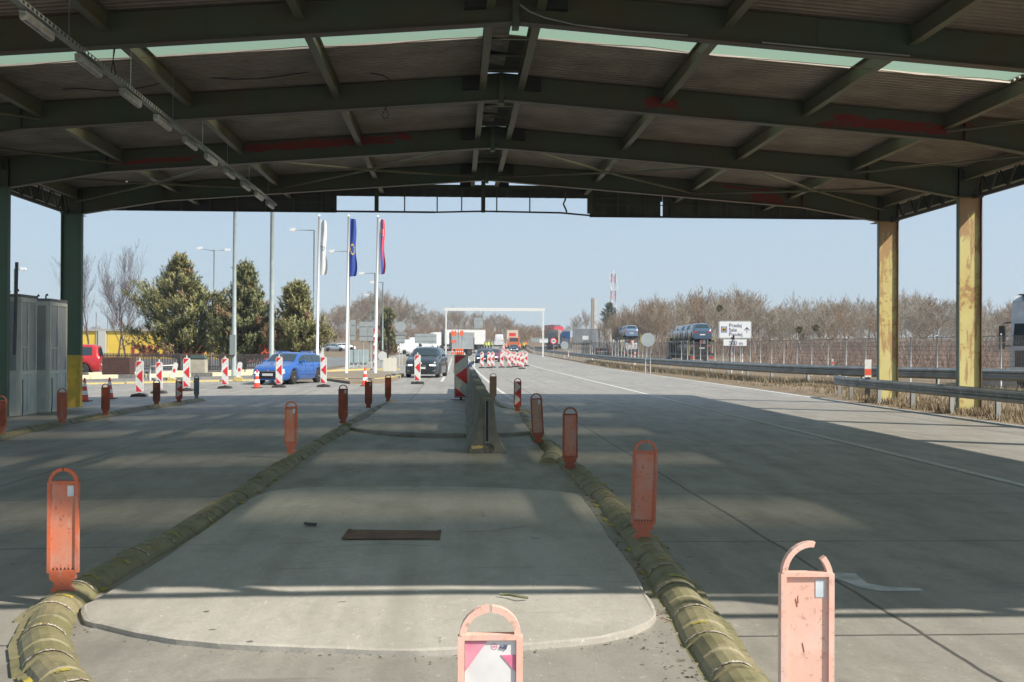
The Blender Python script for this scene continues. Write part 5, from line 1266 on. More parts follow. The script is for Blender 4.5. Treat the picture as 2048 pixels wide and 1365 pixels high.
strip('verge_soil', [(13.35, 10), (13.35, 39), (14.4, 50), (14.4, 70), (13.9, 100), (14.0, 150), (14.0, 240)], 1.2, .006, mat('verge_soil', (.26, .19, .12), (.17, .12, .08), .95, 3, .5, lo=.35, hi=.65))
# marker posts on the rails
def marker(px, pt, pb, Y, label, kind=0):
    p = on(px, Y); z1 = P3(px, pt, Y).z; z0 = P3(px, pb, Y).z; t = thing('marker_post', label, 'marker post', (p.x, Y, z0), group='marker posts along the right verge')
    H = z1-z0; b = MB(); w = .06 if kind == 0 else .11
    b.prism([(-w, -z0+p.z-.05), (w, -z0+p.z-.05), (w, H*.97), (-w, H)], -.02, .02) if kind == 0 else b.prism([(-w, 0), (w, 0), (w, H*1.02), (-w, H)], -.02, .02)
    b.build('post_body', WHITE, t); b = MB(); b.box(-w-.003, w+.003, -.024, -.0205, H*(.12 if kind else .5), H*(.48 if kind else .75)); b.build('reflective_band', mat('orange_red_band', (.68, .10, .04), rough=.5), t)
    if kind: b = MB(); b.box(-w*.8, w*.8, .0205, .05, p.z-z0-.05, H*.4); b.build('stake', BLACK, t)
marker(1736, 720, 755, 39.5, 'white and orange marker plate on the end of the nearer guard rail', 1)
marker(1665, 718, 740, 75, 'small red banded marker post left of the guard rail end')
marker(1463, 705, 727, 82, 'orange and white marker post under the yellow M sign', 0)
marker(1484, 708, 728, 80, 'pink and white marker post right of the sign supports', 0)
marker(1270, 705, 718, 100, 'orange marker post below the round sign', 0)
marker(1185, 706, 714, 130, 'red and white marker post beside the white box lorry', 0)
marker(1137, 703, 712, 150, 'small marker post left of the white box lorry', 0)

# ------------------------------------------------------------------ signs
BLU = mat('sign_blue', (.03, .17, .50), rough=.4); YELS = mat('sign_yellow', (.80, .48, .03), rough=.4); INK = mat('sign_ink', (.05, .04, .14), rough=.5); SIGNB = mat('sign_back', (.38, .42, .42), (.30, .34, .34), .5, 1.2, metal=.2); SIGNW = mat('sign_white', (.68, .70, .72), rough=.4)
Ys = 78.0; p = on(1469, Ys); t = thing('road_sign', 'large white road sign reading Predaj Sale Prodej with an arrow above 500 m', 'road sign', (p.x, Ys, p.z))
def L_(px, py): q = P3(px, py, Ys); return (q.x-p.x, q.z-p.z)
x0, z1 = L_(1437, 642); x1, z0 = L_(1503, 678)
b = MB(); b.box(x0, x1, -.03, .03, z0, z1, bev=.06); bd = b.build('panel', SIGNB, t)
b = MB(); b.box(x0+.06, x1-.06, -.036, -.0305, z0+.06, z1-.06, bev=.04); b.build('white_face', SIGNW, bd)
bx, bz = L_(1442, 665.5); bx2, bz2 = L_(1454, 653.5)
b = MB(); b.box(bx, bx2, -.042, -.0365, bz, bz2); sy = b.build('blue_square', BLU, bd); iw = (bx2-bx)
b = MB(); b.box(bx+iw*.16, bx2-iw*.16, -.047, -.0425, bz+iw*.16, bz2-iw*.16); b.build('yellow_square', YELS, sy)
text_obj('letter', 'M', iw*.72, INK, sy, (bx+iw*.23, -.052, bz+iw*.24), .004)
tx, tz = L_(1457.5, 654.6); text_obj('lettering', 'Predaj\nSale\nProdej', .34, INK, bd, (tx, -.042, tz+.0), .0, spacing=.86)
ax, az = L_(1493.5, 666); ax2, az2 = L_(1493.5, 655.5)
b = MB(); b.box(ax-.022, ax+.022, -.042, -.0365, az, az2)
for s_ in (-1, 1): b.prism([(ax, az2+.04), (ax+s_*.17, az2-.15), (ax+s_*.17, az2-.22), (ax, az2-.05)], -.042, -.0365)
b.build('arrow', INK, bd)
x0b, z1b = L_(1447, 679.2); x1b, z0b = L_(1493, 692)
b = MB(); b.box(x0b, x1b, -.03, .01, z0b, z1b); b2 = b.build('distance_plate', SIGNW, t)
tx, tz = L_(1458, 690.3); text_obj('lettering', '500 m', .36, INK, b2, (tx, -.036, tz), .0)
for px in (1463, 1484):
    xx = L_(px, 690)[0]; b = MB(); b.tube([(xx, .06, -.3), (xx, .06, z1-.1)], .045, 6)
    b.tube([(xx, .06, 1.6), (xx+.25, 1.0, 0)], .03, 5); b.build('support_post', GALV, t)
# security camera pole before the sign
p2 = on(1471, 72); t = thing('camera_pole', 'slim pole with a bent dark mast in front of the white Predaj sign', 'pole', p2)
def Q_(px, py): q = P3(px, py, 72); return (q.x-p2.x, 0, q.z-p2.z)
b = MB(); b.tube([Q_(1460, 730), Q_(1459.5, 700), Q_(1464, 684), Q_(1467, 670)], .035, 5); b.build('mast', mat('dark_violet_steel', (.05, .04, .09), rough=.5), t)
b = MB(); b.tube([Q_(1468, 730), Q_(1468, 672)], .035, 6); b.build('pole', GALV, t)
b = MB(); b.box(Q_(1465, 0)[0], Q_(1470, 0)[0], -.1, .1, Q_(0, 671)[2], Q_(0, 667.5)[2]); b.build('camera_head', BLACK, t)
def post_sign(px, Y, pt, label, discs=(), rects=(), posts=(0,), name='road_sign', pm=GALVL, r=.035):
    p = on(px, Y); t = thing(name, label, 'road sign', (p.x, Y, p.z))
    zt = P3(px, pt, Y).z-p.z
    for dx in posts:
        b = MB(); b.tube([(dx, .05, -.2), (dx, .05, zt)], r, 6); b.build('post', pm, t)
    for (cx, cy, rr, m) in discs:
        q = P3(cx, cy, Y); b = MB(); b.lathe([(rr, -.012), (rr, .012)], (q.x-p.x, 0, q.z-p.z), 24, 'y', smooth=False); d = b.build('disc', m, t)
    for (ax_, ay, bx_, by, m) in rects:
        a = P3(ax_, ay, Y); c_ = P3(bx_, by, Y); b = MB(); b.box(a.x-p.x, c_.x-p.x, -.015, .015, c_.z-p.z, a.z-p.z, bev=.03); pn = b.build('panel', m, t)
        b = MB()
        for f in (.25, .75): zz = (c_.z-p.z)+(a.z-c_.z)*f; b.box(a.x-p.x+.02, c_.x-p.x-.02, -.035, -.016, zz-.02, zz+.02)
        if m is SIGNB: b.build('stiffener', GALV, pn)
    return t
post_sign(707, 98, 640, 'narrow tall sign back on a pole right of the middle flagpole', rects=((701, 640, 711, 681, SIGNB),))
post_sign(726, 96, 642, 'pale rectangular sign back, middle one of the three near the flagpoles', rects=((719, 644, 734, 682, SIGNB),))
post_sign(742, 97, 642, 'sign back with a round plate below a rectangle left of the third flagpole', rects=((735, 644, 750, 682, SIGNB),), discs=((746, 672, .40, SIGNB),))
post_sign(801, 110, 643, 'round sign back above small rectangle on twin posts left of the dark off road car', discs=((801, 654, .48, SIGNB),), rects=((790, 665, 813, 671, SIGNB), (792, 673, 810, 688, SIGNB)), posts=(-.09, .14))
post_sign(765, 95, 700, 'low white octagonal sign back on a lamp pole foot', discs=((765, 712, .35, mat('sign_back_white', (.55, .57, .57), rough=.5)),))
post_sign(1296, 80, 667, 'round white sign back on twin posts before the car transporters', discs=((1296, 680, .47, SIGNB),), posts=(-.16, .16), pm=GALV)
post_sign(1129, 165, 683, 'small round sign back left of the white box lorry', discs=((1129, 691, .55, SIGNB),))
t = post_sign(1107, 185, 676, 'round red rimmed speed limit sign reading 100 behind the fence', discs=((1107, 682.5, .52, RED),))
pp = P3(1107, 682.5, 185); b = MB(); b.lathe([(.36, -.03), (.36, -.013)], (0, 0, pp.z-t.location.z), 20, 'y', smooth=False); b.build('white_face', SIGNW, t)
text_obj('lettering', '100', .34, INK, t, (-.31, -.034, pp.z-t.location.z-.12), .012)
post_sign(849, 170, 668, 'wide grey sign back on posts left of the white lorry', rects=((829, 668, 873, 688, SIGNB),), posts=(-1.0, 1.1))
post_sign(957, 330, 636, 'tall sign back with vertical ribs standing behind the white lorry', rects=((948, 636, 966, 657, SIGNB),), posts=(-.9, 0, .9), r=.08)
post_sign(1001, 420, 655, 'small far sign back left of the white van roofline', rects=((975, 657, 982, 668, SIGNB),), posts=(-2.8,))
post_sign(1080, 205, 676, 'pale horizontal sign back under the right leg of the white gantry', rects=((1062, 676, 1096, 685, SIGNB),), posts=(-1, 1))
post_sign(1085, 190, 682, 'small white sign with an M badge under the gantry leg', rects=((1079, 679, 1096, 686, SIGNW),))
post_sign(1170, 190, 672, 'small white rectangular sign before the grey tarpaulin lorry', rects=((1165, 672, 1177, 680, SIGNW),))
post_sign(840, 80, 1, 'x', posts=()) if 0 else None
# orange detour boards
OB = mat('orange_board', (.80, .13, .04), rough=.5)
t = thing('detour_board', 'large orange and white detour board on posts before the grey lorry', 'road sign', on(915, 165)); o_ = t.location
def LB(px, py, Y=165): q = P3(px, py, Y); return (q.x-o_.x, q.z-o_.z)
for (a, bb, c_, d, nm, m) in ((902, 663, 913, 672, 'orange_panel', OB), (902, 681, 912, 686, 'orange_panel', OB), (920, 662, 927, 672, 'orange_panel', OB), (903, 672.3, 913, 680.7, 'grey_panel', SIGNB)):
    xa, za = LB(a, bb); xb, zb = LB(c_, d); b = MB(); b.box(xa, xb, -.02, .02, zb, za); b.build(nm, m, t)
for px in (905, 911, 917, 924): xa = LB(px, 690)[0]; b = MB(); b.tube([(xa, .06, -.2), (xa, .06, LB(px, 661)[1])], .05, 5); b.build('post', GALVL, t)
for k, px in enumerate((905, 913, 917, 921, 925)):
    q = on(px, 158); t2 = thing('warning_lamp_board', 'small orange and white board at the foot of the detour sign, %s of five' % ('leftmost' if k == 0 else 'rightmost' if k == 4 else ordn[k]), 'road sign', (q.x, q.y, q.z), group='small orange boards by the left road edge')
    b = MB(); b.prism([(-.16, .6), (.16, .6), (.16, 1.25), (0, 1.4), (-.16, 1.25)], -.02, .02); b.build('panel', OB, t2)
    b = MB(); b.lathe([(.09, -.026), (.09, -.021)], (0, 0, 1.0), 10, 'y'); b.build('white_dot', SIGNW, t2); b = MB(); b.box(-.03, .03, .021, .05, 0, .9); b.build('post', GALVL, t2)
# ------------------------------------------------------------------ gantry, mast, pylon
Yg_ = 175.0; g0 = on(892, Yg_); g1 = on(1086, Yg_); zt = P3(989, 616.5, Yg_).z
t = thing('height_gantry', 'slender white portal gantry spanning the road ahead', 'gantry', g0)
b = MB(); b.box(-.11, .11, -.11, .11, -.2, zt-g0.z-.45); b.build('post', WHITE, t)
b = MB(); xw = g1.x-g0.x; b.box(xw-.11, xw+.11, -.11, .11, -.2, zt-g0.z-.45); b.build('post', WHITE, t)
b = MB(); b.box(-.25, xw+.25, -.13, .13, zt-g0.z-.44, zt-g0.z+.0, bev=.05); b.build('crossbeam', WHITE, t)
Yt = 800.0; q = P3(1226, 697, Yt); zt = P3(1226, 548, Yt).z; zb = 6.0; H = zt-zb
t = thing('radio_mast', 'tall red and white lattice radio mast above the trees', 'mast', (q.x, Yt, zb))
MR = mat('mast_red', (.55, .06, .04), rough=.6)
for k in range(8):
    za, zb_ = H*k/8, H*(k+1)/8; wa, wb = 1.9*(1-k/8*.35), 1.9*(1-(k+1)/8*.35); b = MB()
    for sx_ in (-1, 1):
        for sy_ in (-1, 1): b.tube([(sx_*wa, sy_*wa, za), (sx_*wb, sy_*wb, zb_-.01)], .22, 4)
    for j in range(4):
        z0, z1 = za+(zb_-za)*j/4, za+(zb_-za)*(j+1)/4; s_ = 1 if j % 2 else -1
        b.tube([(-s_*wa, -wa, z0), (s_*wb, -wb, z1)], .15, 4); b.tube([(-wa, s_*wa, z0), (-wb, -s_*wb, z1)], .15, 4); b.tube([(wa, s_*wa, z0), (wb, -s_*wb, z1)], .15, 4)
    b.build('mast_section', MR if k % 2 == 1 else WHITE, t)
for dx, dz, l in ((-2.4, -2, 5), (1.9, -4, 4.5), (-2.2, -8, 3.5), (.2, .5, 4), (2.6, -9, 4)):
    b = MB(); b.box(dx-.35, dx+.35, -1.9, -1.5, H+dz-l/2, H+dz+l/2); b.tube([(dx, -1.5, H+dz), (0, 0, H+dz)], .12, 4); b.build('antenna', WHITE, t)
Yp = 400.0; q = on(1188, Yp); zt = P3(1188, 597, Yp).z
t = thing('concrete_pylon', 'tall pale concrete pylon rising behind the lorries', 'pylon', q); hh = zt-q.z
PYC = mat('pylon_concrete_sunlit', (.60, .58, .53), (.50, .48, .44), .8, .5)
b = MB(); b.prism([(-.95, 0), (-.05, 0), (-.15, hh), (-.95, hh)], -.9, .9); b.build('shaft', mat('pylon_concrete_shaded', (.28, .26, .23), rough=.8), t)
b = MB(); b.prism([(-.04, 0), (1.0, 0), (.75, hh-.3), (-.1, hh-.3)], -1.0, .9); b.build('shaft', PYC, t)  # right half painted paler as sunlit, left half darker as shaded
# ------------------------------------------------------------------ lamps, flags, left side
LAMPW = mat('lamp_head', (.68, .68, .68), rough=.4); POLEG = mat('pole_grey_green', (.30, .345, .34), (.24, .28, .275), .5, 3)
def street_lamp(px, Y, pt, label, arms=(), r=(.10, .05), m=POLEG, foot=None):
    p = on(px, Y); t = thing('street_lamp', label, 'street lamp', p); zt = P3(px, pt, Y).z-p.z
    b = MB(); b.tube([(0, 0, -.3), (0, 0, zt*.5), (0, 0, zt)], [r[0], (r[0]+r[1])/2, r[1]], 8); b.build('pole', m, t)
    for (ax_, ay, x2, y2) in arms:
        a = P3(ax_, ay, Y)-p; c_ = P3(x2, y2, Y)-p; b = MB(); b.tube([a, c_], .035, 5); b.build('arm', m, t)
        s_ = 1 if x2 > ax_ else -1; k = abs(Y/2400*8)
        b = MB(); b.prism([(c_.x+s_*k*.2, c_.z+.10), (c_.x-s_*k*.9, c_.z+.14), (c_.x-s_*k*1.1, c_.z), (c_.x-s_*k*.8, c_.z-.16), (c_.x+s_*k*.2, c_.z-.10)][::s_], -.16, .16); b.build('lamp_head', LAMPW, t)
    return t
street_lamp(543, 58, 300, 'thick pale green mast rising out of view between the two dense conifers', r=(.13, .08))
street_lamp(468, 66, 300, 'tapering grey mast with a small box, left of the first conifer pair', r=(.14, .06))
p = P3(467, 690, 66); b = MB(); b.box(-.14, .14, -.35, -.12, -.55, .55); o = b.build('pole_box', mat('cabinet_grey_green', (.20, .24, .24), rough=.5), loc=p); tag(o, 'grey cabinet strapped to the tapering grey mast', 'cabinet')
street_lamp(627, 92, 461, 'street lamp with one long left arm beside the white flag', arms=((627, 461, 582, 460),), r=(.07, .045))
street_lamp(427, 120, 500, 'double armed street lamp behind the tallest conifer', arms=((427, 502, 396, 497), (427, 502, 458, 500)), r=(.07, .05))
street_lamp(698, 104, 503, 'street lamp half hidden behind the blue flag', arms=((698, 503, 660, 503),), r=(.07, .05))
street_lamp(749, 120, 547, 'street lamp with left arm just behind the third flagpole', arms=((749, 547, 720, 547),), r=(.07, .05))
street_lamp(765, 128, 565, 'street lamp standing right of the third flagpole', arms=((765, 565, 742, 565),), r=(.09, .05))
street_lamp(741, 190, 589, 'small far street lamp beyond the flagpoles', arms=((744, 589, 730, 590),), r=(.07, .05))
street_lamp(28, 100, 538, 'street lamp seen between the near column and the sky', arms=((28, 540, 50, 538),), r=(.07, .05))
for k, (px, Y, pt) in enumerate(((192, 140, 625), (215, 150, 636))):
    street_lamp(px, Y, pt, ['thin pale pole before the yellow building, left one', 'thin pale pole before the yellow building, right one'][k], r=(.06, .04))
FLW = mat('white_flag_cloth', (.55, .56, .56), (.50, .51, .51), .8, 3); FLB = mat('blue_flag_cloth', (.02, .055, .28), rough=.8); FLR = mat('red_flag_cloth', (.60, .05, .07), rough=.8); FLN = mat('flag_dark_blue', (.05, .07, .30), rough=.8); POLW = mat('white_flagpole', (.80, .80, .80), rough=.4)
STAR = mat('yellow_star', (.75, .60, .08), rough=.7)
def flag_pole(px, px_top, Y, pt, label, flab, kind, fw_px, ft, fb):
    p = on(px, Y); tp = P3(px_top, pt, Y); t = thing('flagpole', label, 'flagpole', p, group='three white flagpoles'); d = tp-p
    b = MB(); b.tube([(0, 0, -.1), d*.5, d], [.085, .075, .055], 10); b.build('pole', POLW, t)
    b = MB(); b.lathe([(.07, 0), (.07, .06), (.02, .1)], d, 8); b.build('finial', POLW, t)
    f0 = P3(px_top+1, ft, Y); f1 = P3(px+ (px_top-px)*.65+1, fb, Y); W = fw_px*Y/2400; H = f0.z-f1.z
    fl = thing('flag', flab, 'flag', f0, group='long vertical flags on the white poles')
    def pt_(u, v):
        x = W*u*(1-.12*math.sin(v*5+u)) + .05*math.sin(v*9)*u; y = .10*math.sin(u*7+v*3)*(.3+u); 
        return Vector((x + (f1.x-f0.x)*v + .07, y, -H*v - .12*u*math.sin(3*v+.6)))
    def cloth(u0, u1, v0, v1, nu=5, nv=26, off=0):
        b = MB(); vs = [pt_(u0+(u1-u0)*i/nu, v0+(v1-v0)*j/nv)+Vector((0, off, 0)) for j in range(nv+1) for i in range(nu+1)]
        b.add(vs, [(j*(nu+1)+i, j*(nu+1)+i+1, (j+1)*(nu+1)+i+1, (j+1)*(nu+1)+i) for j in range(nv) for i in range(nu)], 0, True); return b
    if kind == 'w':
        cloth(0, 1, 0, 1).build('cloth', FLW, fl); cloth(.1, .9, .46, .475, 4, 2, -.012).build('printed_line', mat('grey_print2', (.12, .12, .14), rough=.7), fl); cloth(.1, .9, .49, .50, 4, 2, -.012).build('printed_line', MATS['grey_print2'], fl); cloth(.3, .7, .52, .54, 4, 2, -.012).build('printed_line', MATS['grey_print2'], fl)
    if kind == 'e':
        cloth(0, 1, 0, 1).build('cloth', FLB, fl)
        for k in range(12):
            a = k*math.pi/6; c_ = pt_(.5+.30*math.sin(a), .52-.085*math.cos(a))+Vector((0, -.03, 0)); b = MB(); vs = []
            for j in range(10): r_ = .075 if j % 2 == 0 else .03; th = j*math.pi/5; vs.append(c_+Vector((r_*math.sin(th)*.8, 0, r_*math.cos(th))))
            b.add(vs, [tuple(range(10))]); b.build('star', STAR, fl)
    if kind == 's':
        cloth(.0, .33, 0, 1, 3).build('white_stripe', FLW, fl); cloth(.33, .66, 0, 1, 3).build('blue_stripe', FLN, fl); cloth(.66, 1, 0, 1, 3).build('red_stripe', FLR, fl)
        cloth(.22, .80, .17, .28, 4, 6, -.014).build('shield_border', FLW, fl); cloth(.27, .75, .177, .272, 4, 6, -.02).build('shield', FLR, fl)
        cloth(.48, .54, .19, .255, 1, 4, -.028).build('cross_upright', FLW, fl); cloth(.40, .62, .20, .208, 1, 2, -.03).build('cross_bar', FLW, fl); cloth(.36, .66, .222, .230, 1, 2, -.03).build('cross_bar', FLW, fl)
        cloth(.30, .72, .255, .27, 3, 2, -.03).build('blue_hills', FLN, fl)
flag_pole(634, 638, 73, 433, 'white flagpole on the left carrying a plain pale flag', 'long pale flag with faint grey print on the left flagpole', 'w', 12, 440, 551)
flag_pole(693, 697, 74, 433, 'white flagpole in the middle of the three', 'long blue flag with a ring of yellow stars', 'e', 12.5, 437, 554)
flag_pole(751, 755.5, 74, 434, 'white flagpole on the right of the three', 'long white, blue and red flag with a shield', 's', 11, 438, 550)
# small island with yellow kerb
tag(island('traffic_island', [(655, 757), (700, 763), (760, 762), (792, 757), (800, 751), (785, 745), (740, 742), (640, 744), (570, 752), (585, 757)], .14, 'yellow kerbed traffic island under the flagpoles', mat('island_soil', (.24, .19, .13), (.17, .14, .10), .9, 3, .4)), kind='structure')
def kerb_row(pl, label, cols, w=.35, h=.17, L=1.6, name='painted_kerb', close=False):
    Q = resample([at(x, y) for x, y in pl], L)[:100]; t = thing(name, label, 'kerb', Q[0])
    rk = random.Random(len(Q))
    for i, (a, c_) in enumerate(zip(Q, Q[1:])):
        d = (c_-a); l = d.length*.985; Mx = Matrix.Translation((a+c_)/2-Q[0])@Matrix.Rotation(math.atan2(d.y, d.x), 4, 'Z')
        b = MB(); hh = h+rk.uniform(-.01, .01); b.prism([(-l/2, -.1), (l/2, -.1), (l/2, hh-.02), (l/2-.02, hh), (-l/2+.02, hh), (-l/2, hh-.02)], -w/2, w/2, M=Mx); b.build('kerb_block', cols[i % len(cols)], t)
kerb_row([(640, 759), (655, 761), (700, 764), (760, 763), (794, 758), (803, 752)], 'yellow painted kerb stones edging the flagpole island', [YEL, YEL, YEL, BLK], w=.3, h=.16)
kerb_row([(100, 771), (300, 767), (420, 764), (520, 762), (640, 762)], 'continuous yellow low kerb in front of the black and cream blocks', [YEL], h=.07, w=.25, L=3)
kerb_row([(120, 764), (300, 760), (420, 757), (500, 755)], 'row of alternating cream and black kerb blocks left of the blue car', [mat('cream_kerb', (.62, .55, .36), rough=.7), mat('cream_kerb', (.6, .5, .3)), BLK], h=.30, L=1.5)
kerb_row([(120, 757), (300, 753), (420, 750), (520, 748)], 'rear row of cream and black kerb blocks behind the first row', [BLK, mat('cream_kerb', (.6, .5, .3)), mat('cream_kerb', (.6, .5, .3))], h=.28, L=1.7)
kerb_row([(640, 745), (720, 741), (800, 741)], 'far yellow kerb line behind the flagpoles', [YEL], h=.12, L=2.5)
tag(island('traffic_island', [(60, 762), (300, 757), (510, 753), (560, 748), (300, 749), (60, 753)], .12, 'grey paved strip between the two rows of kerb blocks', ASPH), kind='structure')
# picket fence
Yf_ = 80.0; xa, xb = PX(196, 88), PX(590, 80); A = Vector((xa, 88, gz(xa, 88))); B = Vector((xb, 80, gz(xb, 80)))
t = thing('picket_fence', 'long brown picket fence left of the blue estate car', 'fence', A); d = B-A; PK = mat('brown_pickets', (.20, .15, .13), (.13, .10, .09), .7, 3)
LF = d.length; Mx = Matrix.Rotation(math.atan2(d.y, d.x), 4, 'Z'); b = MB(); x = 0
while x < LF: b.box(x, x+.07, -.012, .012, .12, 1.22, M=Mx); x += .145
b.build('pickets', PK, t); b = MB()
for z in (.3, 1.0): b.box(0, LF, .0125, .04, z, z+.06, M=Mx)
b.build('fence_rail', PK, t)
x = 0
while x < LF: b = MB(); b.box(x, x+.06, .041, .10, -.1, 1.15, M=Mx); b.build('post', PK, t); x += 2.5
# planter, bin, small things
def simple(name, label, cat, px, py, parts, group=None, rz=0):
    p = at(px, py); t = thing(name, label, cat, (p.x, p.y, p.z+.012), rz, group)
    for nm, fn, m in parts: b = MB(); fn(b); b.build(nm, m, t)
    return t
def slats(b):
    for k in range(9): b.box(-.72, .72, -.55, .55, .16+k*.108, .16+k*.108+.085)
def inner(b): b.box(-.70, .70, -.53, .53, .12, 1.1)
simple('planter', 'square dark planter box of horizontal wooden slats', 'planter', 237, 757, (('slats', slats, mat('slat_wood', (.11, .05, .035), (.07, .035, .03), .7, 4)), ('liner', inner, BLACK)))
simple('litter_bin', 'pale concrete litter bin with a dark lid', 'bin', 397, 757, (('bin_body', lambda b: b.prism([(-.42, 0), (.42, 0), (.40, 1.0), (-.40, 1.0)], -.38, .38), mat('pale_concrete', (.42, .38, .30), (.34, .31, .25), .8, 3)), ('lid', lambda b: b.prism([(-.40, 1.06), (.40, 1.06), (.36, 1.22), (-.36, 1.22)], -.36, .36), mat('lid_green', (.06, .10, .09), rough=.6)), ('bin_rim', lambda b: b.box(-.36, .36, -.34, .34, 1.0, 1.06), BLACK)))
for k, (px, py, tl) in enumerate(((345, 765, .22), (477, 763, .10))):
    p = at(px, py); t = thing('guide_plate', ['small white guide plate leaning beside the third beacon', 'small white guide plate leaning behind the fourth beacon'][k], 'guide plate', p+Vector((0, 0, .2)), 0, None, (0, tl))
    b = MB(); b.prism([(-.11, 0), (.11, 0), (.11, .68), (.05, .76), (-.05, .76), (-.11, .68)], -.02, .02); b.build('panel', WHITE, t); b = MB(); b.box(-.2, .2, -.12, .12, -.19, 0); b.build('foot', YEL, t)
    b = MB(); b.box(-.06, .06, -.024, -.0205, .3, .45); b.build('red_mark', RED, t)
p = at(325, 762); t = thing('hoop_barrier', 'low white tubular hoop between the second and third beacons', 'barrier', p); b = MB(); b.tube([(-.6, 0, 0), (-.6, 0, .72), (.6, 0, .78), (.6, 0, 0)], .035, 6); b.build('tube', WHITE, t); b = MB(); b.box(-.3, .3, -.02, .02, .42, .50); b.build('rail', WHITE, t)
# electrical cabinets and white guide plates behind flagpoles
for k, (a, c_, tp, bt, Y) in enumerate(((698, 717, 700, 737, 104), (718, 736, 699, 738, 105))):
    xa, xb = PX(a, Y), PX(c_, Y); g = gz(xa, Y); z1 = P3(a, tp, Y).z; t = thing('electric_cabinet', ['pale blue grey cabinet between the middle flagpole and sign posts, left one', 'pale blue grey cabinet right of its twin behind the sign posts'][k], 'cabinet', (xa, Y, g)); b = MB(); b.box(0, xb-xa, 0, .6, .35, z1-g, bev=.02); b.build('housing', mat('cabinet_pale', (.34, .42, .43), (.30, .37, .38), .5, 2), t)
    b = MB(); b.box(.04, (xb-xa)-.04, -.008, -.002, .42, z1-g-.08); b.build('door', mat('cabinet_pale', (.3, .4, .4)), t); b = MB(); b.box(.1, xb-xa-.1, .1, .5, 0, .349); b.build('plinth', GREY, t)
for k, px in enumerate((771, 780, 789)):
    p = at(px, 747); t = thing('guide_plate', 'plain white guide plate on the flagpole island, %s of three' % ['left', 'middle', 'right'][k], 'guide plate', p+Vector((0, 0, .14)), 0, 'blank white guide plates'); b = MB(); b.prism([(-.14, 0), (.14, 0), (.14, .84), (.08, .9), (-.08, .9), (-.14, .84)], -.02, .02); b.build('panel', mat('cream_plate', (.62, .60, .52), rough=.6), t); b = MB(); b.box(-.03, .03, -.018, .018, -.14, 0); b.build('foot', GREY, t)
p = on(748, 90); t = thing('barrier_pole', 'upright red and white striped barrier arm beside the third flagpole', 'barrier arm', p)
for k in range(9): b = MB(); b.tube([(0, 0, .25+k*.32), (0, 0, .25+(k+1)*.32)], .05, 8); b.build('stripe', RED if k % 2 == 0 else WHITE, t)
b = MB(); b.box(-.1, .1, -.1, .1, 0, .25); b.build('base', GREY, t)
for k, (a, c_, Y) in enumerate(((786, 815, 118), (813, 832, 116))):
    xa, xb = PX(a, Y), PX(c_, Y); g = gz(xa, Y); t = thing('concrete_barrier', ['low pale concrete barrier left of the dark off road car', 'second low pale concrete barrier touching the off road car outline'][k], 'barrier', ((xa+xb)/2, Y, g)); h = (xb-xa)/2
    b = MB(); b.prism([(-h, 0), (h, 0), (h, .55), (h-.05, .6), (-h+.05, .6), (-h, .55)], -.12, .12); b.prism([(-h, 0), (h, 0), (h, .12), (-h, .12)], -.28, -.121); b.build('barrier_body', mat('pale_barrier', (.38, .34, .28), (.30, .27, .22), .85, 2), t)
# crumpled rail end behind the big arrow board
p = at(938, 772); t = thing('bent_rail_end', 'bent dark blue steel rail end rising behind the large arrow board', 'rail end', (p.x, p.y, p.z)); DBS = mat('dark_blue_steel', (.04, .06, .11), rough=.5)
def W_(px, py): q = P3(px, py, p.y); return (q.x-p.x, 0, q.z-p.z)
b = MB()
pts = [W_(932, 770), W_(934, 748), (W_(938, 735)), W_(943, 727), W_(949, 724)]
for y0 in (-.12, 0, .12): b.tube([Vector(q)+Vector((0, y0, 0)) for q in pts], [.14, .13, .11, .09, .05], 6)
b.build('rail_end', DBS, t)
p = on(949, 110); t = thing('snow_pole', 'thin black and white pole at the left road edge', 'pole', p); zt = P3(948, 676, 110).z-p.z
b = MB(); b.tube([(0, 0, 0), (-.02, 0, zt*.45)], .035, 6); b.build('lower_half', WHITE, t); b = MB(); b.tube([(-.02, 0, zt*.45), (-.05, 0, zt)], .04, 6); b.build('upper_half', BLACK, t)
# yellow building with red letters, red structure
YB = 150.0; xa, xb = PX(120, YB), PX(470, YB); g = gz(xa, YB); zt = P3(300, 663, YB).z
t = thing('shop_building', 'long low yellow building with big dark red letters behind the picket fence', 'building', (xa, YB, g)); YW = mat('yellow_wall', (.72, .50, .06), (.62, .42, .05), .7, .4)
b = MB(); b.box(0, xb-xa, 0, 14, 0, zt-g); w_ = b.build('wall', YW, t); b = MB(); b.box(-.3, xb-xa+.3, -.25, 14.2, zt-g+.001, zt-g+.28); b.build('roof_edge', mat('roof_edge_grey', (.35, .34, .32), rough=.7), t)
b = MB(); q0 = PX(205, YB)-xa; b.box(q0-.45, q0+.45, -.3, -.002, 0, zt-g); b.build('pilaster', mat('pilaster_grey', (.45, .45, .42), rough=.7), t)
lt = P3(262, 711, YB-.3); text_obj('lettering', 'DISCORSO', 1.75, mat('maroon_letters', (.28, .02, .03), rough=.6), t, (lt.x-xa, -.12, lt.z-g), .05).scale = (1.06, 1, 1)
YR = 130.0; xa, xb = PX(500, YR), PX(536, YR); g = gz(xa, YR); zt = P3(520, 683, YR).z
t = thing('kiosk', 'orange red kiosk seen below the dense conifer', 'kiosk', (xa, YR, g)); b = MB(); b.box(0, xb-xa, 0, 3, 0, zt-g); b.build('wall', mat('orange_red_wall', (.72, .10, .04), rough=.6), t); b = MB(); b.box(-.15, xb-xa+.15, -.15, 3.15, zt-g+.001, zt-g+.12); b.build('roof', GREY, t)
b = MB(); b.box(.3, 1.1, -.03, -.002, .1, 1.3); b.build('door', GREY, t)
YW2 = 140.0; xa, xb = PX(536, YW2), PX(640, YW2); g = gz(xa, YW2); zt = P3(580, 688, YW2).z
